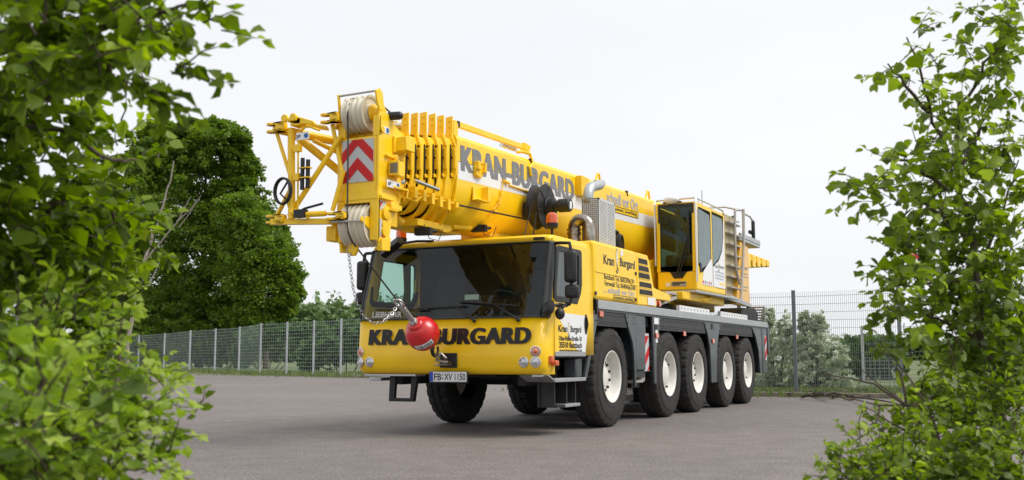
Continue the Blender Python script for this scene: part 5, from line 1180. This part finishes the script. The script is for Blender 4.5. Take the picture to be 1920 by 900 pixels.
# --- left foreground tree
root, base = plant_root('broadleaf_tree', 'large-leaved tree hanging into the upper left corner, nearest the camera', 'tree', -260, 3.0)
pl = Plant(base); tr = MB()
pl.limb([Vector(base), npx(-260, 900, 3), npx(-240, 400, 3), npx(-180, -50, 3)], .06, .04, tr)
LT = [(40, 50, 120, 100, 2.6, 34), (170, 30, 110, 80, 2.8, 26), (300, 10, 70, 35, 2.7, 12), (345, 14, 45, 18, 2.6, 6), (40, 180, 110, 110, 3.0, 34), (150, 170, 85, 80, 3.2, 22), (245, 90, 60, 60, 2.5, 12), (262, 155, 32, 40, 2.6, 7),
      (40, 330, 110, 100, 3.2, 36), (160, 300, 85, 60, 3.6, 14), (235, 240, 45, 60, 3.3, 8), (265, 290, 60, 30, 3.5, 10), (110, 430, 110, 80, 3.2, 34), (210, 400, 60, 70, 3.4, 16), (240, 470, 40, 40, 3.6, 8), (90, 500, 100, 60, 3.4, 24)]
for px, py, rx, ry, d, n in LT:
    k = d/F_PX; gap = px > 130 and 140 < py < 360; pl.clump(npx(px-(62 if px > 100 else 25), py, d), (rx*k*.85, .30, ry*k*.9), int(n*(.8 if gap else 1.9)), .052, 7, .12, rtn*.15, tone=.42, tv=.2)
for q in ([(-200, 150, 3), (40, 90, 2.9), (180, 60, 2.8), (290, 22, 2.7), (350, 8, 2.6)], [(-200, 300, 3), (0, 240, 3.1), (120, 240, 3.2), (200, 300, 3.3), (255, 300, 3.4)],
          [(-220, 500, 3), (0, 400, 3.2), (120, 380, 3.3), (200, 390, 3.4), (240, 440, 3.5)], [(0, 240, 3.1), (90, 180, 3.0), (200, 130, 2.8), (262, 60, 2.6)], [(-200, 150, 3), (60, 40, 2.7), (200, -20, 2.8)]):
    pl.limb([npx(*p) for p in q], .014, .004, tr)
tr.v = [(x-base[0], y-base[1], z) for x, y, z in tr.v]; tr.build('trunk', BARK, root); pl.finish(root, LF_L, DTWIG, wid=1.35)
# --- left foreground shrub
root, base = plant_root('leafy_shrub', 'bright green shrub filling the lower left corner, sprays reaching over asphalt', 'shrub', 40, 2.7)
pl = Plant(base); tr = MB()
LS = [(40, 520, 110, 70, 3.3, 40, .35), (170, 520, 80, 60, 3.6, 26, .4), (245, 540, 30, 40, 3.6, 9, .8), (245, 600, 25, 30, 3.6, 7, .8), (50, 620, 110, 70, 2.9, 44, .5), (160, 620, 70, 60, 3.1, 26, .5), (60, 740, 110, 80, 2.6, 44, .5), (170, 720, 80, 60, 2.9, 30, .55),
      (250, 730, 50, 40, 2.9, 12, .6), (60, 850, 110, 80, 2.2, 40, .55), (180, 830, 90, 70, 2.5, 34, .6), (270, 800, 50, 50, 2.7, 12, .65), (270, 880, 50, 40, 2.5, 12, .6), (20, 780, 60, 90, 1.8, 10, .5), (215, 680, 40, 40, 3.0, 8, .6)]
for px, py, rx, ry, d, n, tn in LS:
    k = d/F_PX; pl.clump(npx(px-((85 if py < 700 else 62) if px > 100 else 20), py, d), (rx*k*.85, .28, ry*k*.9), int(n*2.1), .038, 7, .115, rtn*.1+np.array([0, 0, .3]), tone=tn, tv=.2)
for tip, st in (((350, 715, 2.9), (240, 690, 2.9)), ((370, 740, 2.8), (250, 760, 2.8)), ((375, 812, 2.7), (260, 790, 2.7)), ((345, 690, 3.0), (270, 700, 3.0)), ((345, 865, 2.5), (250, 850, 2.5)), ((330, 900, 2.4), (230, 880, 2.4)), ((300, 640, 3.1), (250, 650, 3.1)), ((325, 775, 2.8), (240, 770, 2.8))):
    a, c = npx(*st), npx(*tip); Ln = np.linalg.norm(c-a); pl.twig(a, c-a, Ln, .034, 10, .4, .7, .003); pl.twig(a+(c-a)*.35, (c-a)+rng.normal(0, .05, 3), Ln*.55, .032, 7, .4, .75, .002)
for tx in (-40, 20, 90, 150, 210):
    pl.limb([Vector((*gp(tx*.3+20, 2.7+rng.uniform(-.2, .3)), 0)), npx(tx*.7, 1000, 2.7), npx(tx, 780, 2.8), npx(tx+20, 600, 3.1)], .012, .004, tr)
tr.v = [(x-base[0], y-base[1], z) for x, y, z in tr.v]; tr.build('stems', BARK, root); pl.finish(root, LF_S, DTWIG, 'foliage', wid=1.25)
# --- right tree
root, base = plant_root('broadleaf_tree', 'slender small-leaved tree at the right edge, sky showing through its top', 'tree', 1900, 4.6)
pl = Plant(base); tr = MB()
RT = [(1880, 30, 40, 35, 4.4, 14), (1845, 55, 35, 15, 4.3, 7), (1905, 90, 30, 50, 4.5, 12), (1820, 20, 25, 12, 4.3, 3), (1690, 70, 18, 22, 4.3, 3), (1700, 100, 20, 25, 4.3, 3), (1665, 130, 22, 20, 4.2, 4), (1690, 160, 30, 20, 4.3, 6), (1730, 140, 35, 30, 4.5, 6), (1810, 110, 40, 25, 4.4, 8), (1815, 150, 40, 30, 4.6, 9), (1870, 165, 40, 30, 4.6, 9),
      (1700, 210, 25, 25, 4.3, 6), (1740, 235, 35, 30, 4.5, 8), (1800, 200, 40, 30, 4.6, 6), (1860, 210, 30, 25, 4.7, 5), (1780, 275, 60, 40, 4.5, 20), (1870, 270, 55, 40, 4.8, 20), (1720, 300, 50, 35, 4.3, 14), (1650, 310, 35, 25, 4.2, 10), (1600, 370, 25, 25, 4.1, 8), (1590, 350, 15, 10, 4.1, 3), (1640, 385, 20, 15, 4.2, 4), (1760, 345, 70, 30, 4.4, 20), (1860, 360, 60, 50, 4.8, 26),
      (1690, 380, 40, 30, 4.3, 10), (1680, 430, 45, 25, 4.3, 14), (1780, 430, 60, 40, 4.6, 26), (1870, 460, 60, 60, 4.8, 34), (1735, 480, 60, 35, 4.4, 22), (1670, 475, 25, 15, 4.2, 4), (1680, 520, 50, 35, 4.3, 18), (1800, 530, 70, 50, 4.6, 34), (1640, 555, 20, 25, 4.2, 4), (1690, 590, 55, 40, 4.3, 20), (1880, 580, 60, 70, 4.8, 40), (1770, 610, 70, 45, 4.5, 30), (1680, 650, 35, 25, 4.4, 6), (1840, 660, 70, 50, 4.7, 30), (1760, 690, 50, 35, 4.5, 14), (1890, 700, 50, 60, 4.8, 26)]
for px, py, rx, ry, d, n in RT:
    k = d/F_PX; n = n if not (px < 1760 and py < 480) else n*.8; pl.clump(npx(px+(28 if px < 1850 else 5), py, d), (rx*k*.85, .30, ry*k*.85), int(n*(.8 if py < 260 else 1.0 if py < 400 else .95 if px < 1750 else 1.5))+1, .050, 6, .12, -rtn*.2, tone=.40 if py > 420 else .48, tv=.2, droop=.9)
tk = [Vector(base), npx(1905, 1000, 4.6), npx(1875, 760, 4.6), npx(1840, 640, 4.6), npx(1825, 480, 4.6), npx(1800, 330, 4.6), npx(1800, 200, 4.6), npx(1880, 60, 4.5)]
pl.limb(tk, .028, .005, tr)
for q in ([(1822, 450, 4.6), (1760, 400, 4.5), (1690, 350, 4.3), (1610, 355, 4.1)], [(1800, 330, 4.6), (1750, 230, 4.5), (1725, 130, 4.4), (1700, 70, 4.3)], [(1800, 320, 4.6), (1850, 210, 4.7), (1910, 180, 4.7)], [(1825, 500, 4.6), (1750, 530, 4.4), (1650, 540, 4.2)], [(1740, 210, 4.5), (1700, 160, 4.3), (1665, 120, 4.2)],
          [(1830, 520, 4.6), (1880, 400, 4.8), (1910, 300, 4.8)], [(1840, 640, 4.6), (1760, 600, 4.5), (1690, 580, 4.3)], [(1875, 760, 4.6), (1800, 690, 4.5), (1740, 660, 4.5)], [(1780, 360, 4.5), (1700, 300, 4.4), (1650, 300, 4.2)]):
    pl.limb([npx(*p) for p in q], .010, .003, tr)
tr.v = [(x-base[0], y-base[1], z) for x, y, z in tr.v]; tr.build('trunk', BARK, root); pl.finish(root, LF_R, DTWIG, wid=1.25)
p = np.array(at(1703, 481, 4.0))-np.array(base)
leaves('red_leaf', [p, p+np.array([.005, 0, -.004]), p+np.array([.0, .01, .003])], [rtn, rtn, rtn+np.array([0, 0, .3])], [[.2, -.5, .8], [.3, -1, .2], [0, -.8, .5]], [.042, .036, .03], [.5]*3, RED, root)
# --- right foreground shrub with dark bare twigs
root, base = plant_root('leafy_shrub', 'dark green shrub in the lower right corner under the slender tree', 'shrub', 1860, 3.9)
pl = Plant(base); tr = MB()
for px, py, rx, ry, d, n, tn in [(1880, 760, 50, 50, 4.3, 34, .35), (1800, 800, 60, 50, 4.2, 34, .35), (1880, 860, 50, 60, 3.9, 40, .35), (1780, 880, 80, 40, 3.8, 40, .4), (1700, 870, 50, 25, 3.7, 14, .5), (1640, 895, 60, 16, 3.6, 14, .5), (1570, 893, 35, 10, 3.6, 7, .55), (1740, 750, 40, 30, 4.2, 10, .5), (1620, 835, 30, 18, 3.8, 5, .6), (1730, 810, 40, 30, 4.0, 12, .5), (1670, 800, 30, 25, 4.0, 4, .6), (1850, 930, 80, 40, 3.7, 40, .4), (1700, 940, 100, 30, 3.6, 30, .4)]:
    k = d/F_PX; pl.clump(npx(px, py, d), (rx*k, .25, ry*k), int(n*2.2), .036, 7, .10, -rtn*.1+np.array([0, 0, .2]), tone=tn, tv=.18)
for tip, st in (((1595, 800, 3.9), (1700, 850, 3.8)), ((1540, 860, 3.7), (1640, 890, 3.7)), ((1520, 890, 3.6), (1620, 900, 3.6)), ((1615, 770, 4.0), (1680, 830, 3.9))):
    a, c = npx(*st), npx(*tip); pl.twig(a, c-a, np.linalg.norm(c-a), .03, 9, .2, .75, .003)
for q in ([(1860, 1000, 3.9), (1780, 880, 3.9), (1700, 760, 4.0), (1610, 690, 4.1)], [(1780, 880, 3.9), (1740, 760, 4.0), (1690, 690, 4.1), (1650, 640, 4.1)], [(1740, 760, 4.0), (1650, 760, 4.0), (1590, 745, 4.0)], [(1700, 760, 4.0), (1640, 720, 4.0), (1570, 705, 4.0), (1500, 690, 4.1)], [(1800, 900, 3.9), (1720, 820, 3.9), (1650, 780, 3.9), (1620, 760, 3.9)],
          [(1860, 1000, 3.9), (1830, 800, 4.1), (1790, 700, 4.2), (1775, 620, 4.2)], [(1700, 760, 4.0), (1690, 700, 4.0), (1655, 660, 4.0)], [(1650, 760, 4.0), (1640, 800, 3.9), (1600, 830, 3.9)]):
    q = [p_ if not (p_[0] in (1500,)) else (1530, 700, 4.1) for p_ in q]
    pl.limb([npx(a, 671+(b_-671)*1.0 if b_ > 671 else b_, c) for a, b_, c in q], .0055, .0018, tr)
for tx in (1780, 1860, 1700): pl.limb([Vector((*gp(1840, 3.9), 0)), npx(1840, 1080, 3.9), npx(tx, 900, 3.85)], .012, .006, tr)
tr.v = [(x-base[0], y-base[1], z) for x, y, z in tr.v]; tr.build('stems', DTWIG, root); pl.finish(root, LF_R, DTWIG, 'foliage', wid=1.15)

# --- distant and middle-distance trees: thousands of small leaf clumps spread through the crown
def crown(name, blobs, d, nsub, nleaf, size, m, root, base, sub=.16, tone=.5, dz=1.0, tv=.15):
    P, T, Dd = [], [], []
    for px, py, rx, ry in blobs:
        k = d/F_PX; c = npx(px, py, d); rad = np.array([rx*k, (rx+ry)/2*k*dz, ry*k])
        for _ in range(nsub):
            q = rng.normal(0, 1, 3); q /= np.linalg.norm(q); rr = rng.uniform(.4, 1.0)**.5*rng.uniform(.85, 1.1); wisp = rng.random() < .24; rr = rng.uniform(1.0, 1.34) if wisp else rr; cc = c+q*rad*rr; t0 = tone+rng.normal(0, tv); sr = sub*min(rad[0], rad[2])*rng.uniform(.6, 1.5)*(.5 if wisp else 1); nl = nleaf//3 if wisp else nleaf
            pts = rng.normal(0, 1, (nl, 3)); pts = pts/np.linalg.norm(pts, axis=1, keepdims=True)*rng.uniform(.2, 1, (nl, 1))**.5*sr*np.array([1.25, 1.25, .8])
            P.append(cc+pts); Dd.append(pts+rng.normal(0, sr*.5, pts.shape)+np.array([0, 0, -sr*.1])); T.append(t0+rng.normal(0, .12, nl))
    P = np.concatenate(P)-np.array(base); Dd = np.concatenate(Dd); T = np.concatenate(T); n = len(P)
    N = rng.normal(0, .6, (n, 3))+np.array([0, 0, 1.0])+Dd/np.linalg.norm(Dd, axis=1, keepdims=True)*.4
    return leaves(name, P, Dd, N, size*rng.uniform(.6, 1.3, n), T, m, root, False)
def bigtree(name, label, px, d, blobs, nsub, nleaf, size, m, group=None, trunk_r=.35, top=250, **kw):
    root, base = plant_root(name, label, 'tree', px, d, group)
    tb = MB(); zt = (at(px, top, d)).z; z0 = max(1.0, zt*.25)
    tb.tube([(0, 0, 0), (.05, 0, z0), (.1, .1, zt*.6), (.05, 0, zt*.9)], [trunk_r*1.2, trunk_r, trunk_r*.5, trunk_r*.12], 10)
    for bx_, by_, rx, ry in blobs:
        c = Vector(npx(bx_, by_, d))-Vector(base); s0 = Vector((.05, 0, max(z0*.7, min(c.z*.6, zt*.5)))); tb.tube([s0, s0.lerp(c, .5)+Vector((0, 0, .3)), c], [trunk_r*.4, trunk_r*.22, trunk_r*.08], 6)
    tb.build('trunk', BARK, root); crown('crown', blobs, d, nsub, nleaf, size, m, root, base, **kw); return root
bigtree('broadleaf_tree', 'tall dark green tree with ragged top, left of the lattice jib', 375, 102, [(390, 280, 62, 48), (330, 285, 60, 48), (430, 262, 36, 30), (455, 320, 24, 50), (435, 360, 42, 48), (462, 385, 18, 34), (330, 370, 80, 60), (420, 420, 64, 52), (452, 470, 54, 48), (370, 480, 80, 60), (400, 560, 80, 45), (330, 590, 80, 50), (440, 590, 70, 40), (300, 250, 34, 22), (360, 246, 34, 18), (478, 415, 36, 50), (508, 448, 36, 36), (300, 300, 50, 60), (405, 240, 26, 16)], 80, 150, .32, LF_B, sub=.24, top=260, tone=.42)
bigtree('broadleaf_tree', 'rounded green tree lobe spreading right, beside the tall dark tree', 500, 96, [(480, 435, 44, 44), (512, 478, 38, 36), (536, 516, 30, 28), (545, 552, 24, 24), (460, 500, 56, 50), (500, 545, 50, 40), (480, 590, 60, 28), (528, 588, 24, 20), (450, 400, 40, 40)], 62, 120, .30, LF_B, sub=.27, top=480, trunk_r=.22, tone=.5)
bigtree('broadleaf_tree', 'shaded tree behind the pale dead branches, left of the tall dark tree', 250, 108, [(300, 320, 50, 60), (275, 370, 60, 70), (220, 470, 70, 70), (280, 520, 70, 70), (230, 570, 80, 45), (170, 400, 60, 80), (120, 500, 80, 80), (310, 590, 60, 35), (220, 620, 80, 50)], 75, 110, .38, LF_B, sub=.22, top=350, tone=.35)
def bush(name, label, cat, px, d, blobs, nsub, nleaf, size, m, **kw):
    root, base = plant_root(name, label, cat, px, d); tb = MB()
    for bx_, by_, rx, ry in blobs: c = Vector(npx(bx_, by_, d))-Vector(base); tb.tube([(c.x*.3, c.y*.3, 0), (c.x*.7, c.y*.7, c.z*.5), c], [.05, .035, .01], 5)
    tb.build('stems', BARK, root); crown('foliage', blobs, d, nsub, nleaf, size, m, root, base, **kw); return root
bush('hedge_bush', 'dark undergrowth below the shaded trees behind the left fence', 'bush', 330, 98, [(280, 645, 45, 48), (340, 640, 45, 50), (400, 640, 45, 50), (455, 648, 38, 44), (230, 635, 45, 52)], 60, 70, .34, LF_B, tone=.25)  # low tone paints the shade under the trees into the leaves
bush('hedge_bush', 'low green bush behind the fence just left of the cab', 'bush', 650, 64, [(610, 655, 34, 34), (650, 645, 34, 42), (690, 645, 30, 44), (725, 650, 30, 40), (580, 672, 24, 22)], 45, 70, .24, LF_G, tone=.5)
bush('hedge_bush', 'grey-green bush in front of the meadow behind the fence', 'bush', 500, 90, [(470, 640, 28, 26), (520, 625, 30, 20), (560, 625, 30, 22), (590, 625, 22, 22), (455, 665, 22, 18)], 35, 60, .26, LF_G, tone=.45)
bush('hedge_bush', 'dark rounded bush beyond the gate, right of the pale shrubs', 'bush', 1610, 44, [(1600, 672, 36, 38), (1640, 668, 34, 40), (1580, 700, 34, 26), (1670, 690, 30, 36)], 55, 90, .13, LF_G, tone=.3)
bush('blossoming_shrub', 'pale blossoming shrub behind the fence nearest the crane rear', 'shrub', 1450, 29.5, [(1448, 640, 28, 50), (1462, 690, 40, 50), (1435, 700, 30, 44), (1440, 598, 12, 20), (1472, 622, 14, 30), (1450, 725, 46, 24)], 70, 70, .062, LF_W, tone=.5, tv=.25)
bush('blossoming_shrub', 'pale blossoming shrub right of the tall fence post', 'shrub', 1525, 29.0, [(1520, 640, 26, 40), (1548, 665, 36, 42), (1515, 690, 34, 44), (1570, 705, 34, 34), (1508, 602, 9, 18), (1533, 610, 14, 24), (1540, 725, 50, 22)], 70, 70, .062, LF_W, tone=.42, tv=.25)
wr = empty('far_wood', (0, 0, 0)); bpy.data.objects.remove(wr)
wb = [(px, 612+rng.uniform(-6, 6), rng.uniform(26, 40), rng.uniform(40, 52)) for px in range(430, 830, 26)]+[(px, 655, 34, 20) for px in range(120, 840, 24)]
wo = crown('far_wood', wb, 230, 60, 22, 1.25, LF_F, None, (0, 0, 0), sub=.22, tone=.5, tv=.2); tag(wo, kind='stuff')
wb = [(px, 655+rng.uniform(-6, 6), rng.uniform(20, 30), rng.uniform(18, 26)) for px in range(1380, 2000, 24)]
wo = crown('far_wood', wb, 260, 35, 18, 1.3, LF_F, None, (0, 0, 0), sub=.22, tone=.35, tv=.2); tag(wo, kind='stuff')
# dead pale sapling before the dark trees
root, base = plant_root('bare_sapling', 'pale leafless sapling with forked branches before the dark trees', 'dead tree', 235, 20)
tr = MB(); pl = Plant(base)
for q, r0_, r1_ in (([(235, 720, 20), (252, 525, 20), (285, 450, 20), (305, 390, 20), (326, 302, 20)], .045, .012), ([(262, 500, 20), (300, 455, 20), (332, 415, 20), (358, 368, 20)], .022, .006), ([(332, 415, 20), (355, 395, 20), (377, 366, 20)], .012, .006), ([(300, 380, 20), (316, 372, 20)], .012, .006), ([(280, 535, 20), (300, 488, 20)], .016, .008), ([(335, 427, 20), (375, 372, 20)], .010, .005)):
    pl.limb([npx(*p) for p in q], r0_, r1_, tr)
tr.v = [(x-base[0], y-base[1], z) for x, y, z in tr.v]; tr.build('trunk', PBARK, root)
# brushwood lying by the right fence
def ong(px, py):
    d = fw*F_PX+rt*(px-960)-up*(py-450); return CAM+d*(CAM.z/-d.z)
root = empty('fallen_branch', tuple(ong(1530, 748))); root.location.z = 0; tag(root, 'dead brown branches lying on the asphalt before the right fence', 'branches')
b0 = Vector(root.location)
for q in ([(1490, 740), (1540, 746), (1600, 752), (1640, 765), (1720, 775)], [(1500, 748), (1545, 752), (1580, 745)], [(1560, 748), (1600, 738), (1625, 742), (1650, 738)], [(1520, 742), (1560, 755), (1600, 760)], [(1590, 752), (1640, 745), (1680, 748)], [(1480, 745), (1530, 738), (1560, 742)]):
    b = MB(); pts = [ong(*p_)-b0+Vector((0, 0, .06+.10*rng.random()*(0 < i))) for i, p_ in enumerate(q)]
    Plant.limb(pl, pts, .035, .010, b); b.build('branch', DTWIG, root)
# grass and weeds along the fences
def grassline(name, pts, wdt, n, h, m):
    P, S = [], []
    L_ = [np.array(p_) for p_ in pts]
    for _ in range(n):
        i = rng.integers(0, len(L_)-1); t = rng.random(); p_ = L_[i]+(L_[i+1]-L_[i])*t; P.append((p_[0]+rng.normal(0, wdt), p_[1]+rng.normal(0, wdt), 0)); S.append(h*rng.uniform(.4, 1.3))
    n = len(P); D = np.stack([rng.normal(0, .35, n), rng.normal(0, .35, n), np.ones(n)], 1); N = np.stack([rng.normal(0, 1, n), rng.normal(0, 1, n), np.zeros(n)], 1)
    o = leaves(name, P, D, N, S, rng.uniform(0, 1, n), m, None, False, .35); tag(o, kind='stuff')
grassline('grass', [gp(a, d-.35) for a, d in FENCE_L if a < 500], .22, 2200, .09, GRS)
grassline('grass', [gp(a, d+.15) for a, d in FENCE_R], .12, 2500, .12, GRS)
grassline('grass', [gp(a, d+2.5) for a, d in FENCE_R], 1.5, 14000, .16, GRS)
grassline('grass', [gp(a, d+3) for a, d in FENCE_L], 2.0, 9000, .22, GRS)

# unseen tree belt added beyond the picture's right edge for glass and paint to mirror
P_ = []
for i in range(16):
    cx_, cy_, hh = 24+rng.uniform(0, 10)+i*.8, -12+i*5.5, rng.uniform(6.5, 9.5)
    for _ in range(26):
        q = rng.normal(0, 1, 3); q /= np.linalg.norm(q); c_ = np.array([cx_, cy_, hh*.55])+q*np.array([3.2, 3.2, hh*.45])*rng.uniform(.6, 1); P_.append(c_+rng.normal(0, .55, (38, 3)))
P_ = np.concatenate(P_); n = len(P_)
tb_ = leaves('unseen_tree_belt', P_, rng.normal(0, 1, (n, 3)), rng.normal(0, .6, (n, 3))+np.array([0, 0, 1.]), rng.uniform(.3, .6, n), rng.uniform(.2, .9, n), LF_B, None, False); tag(tb_, kind='stuff')
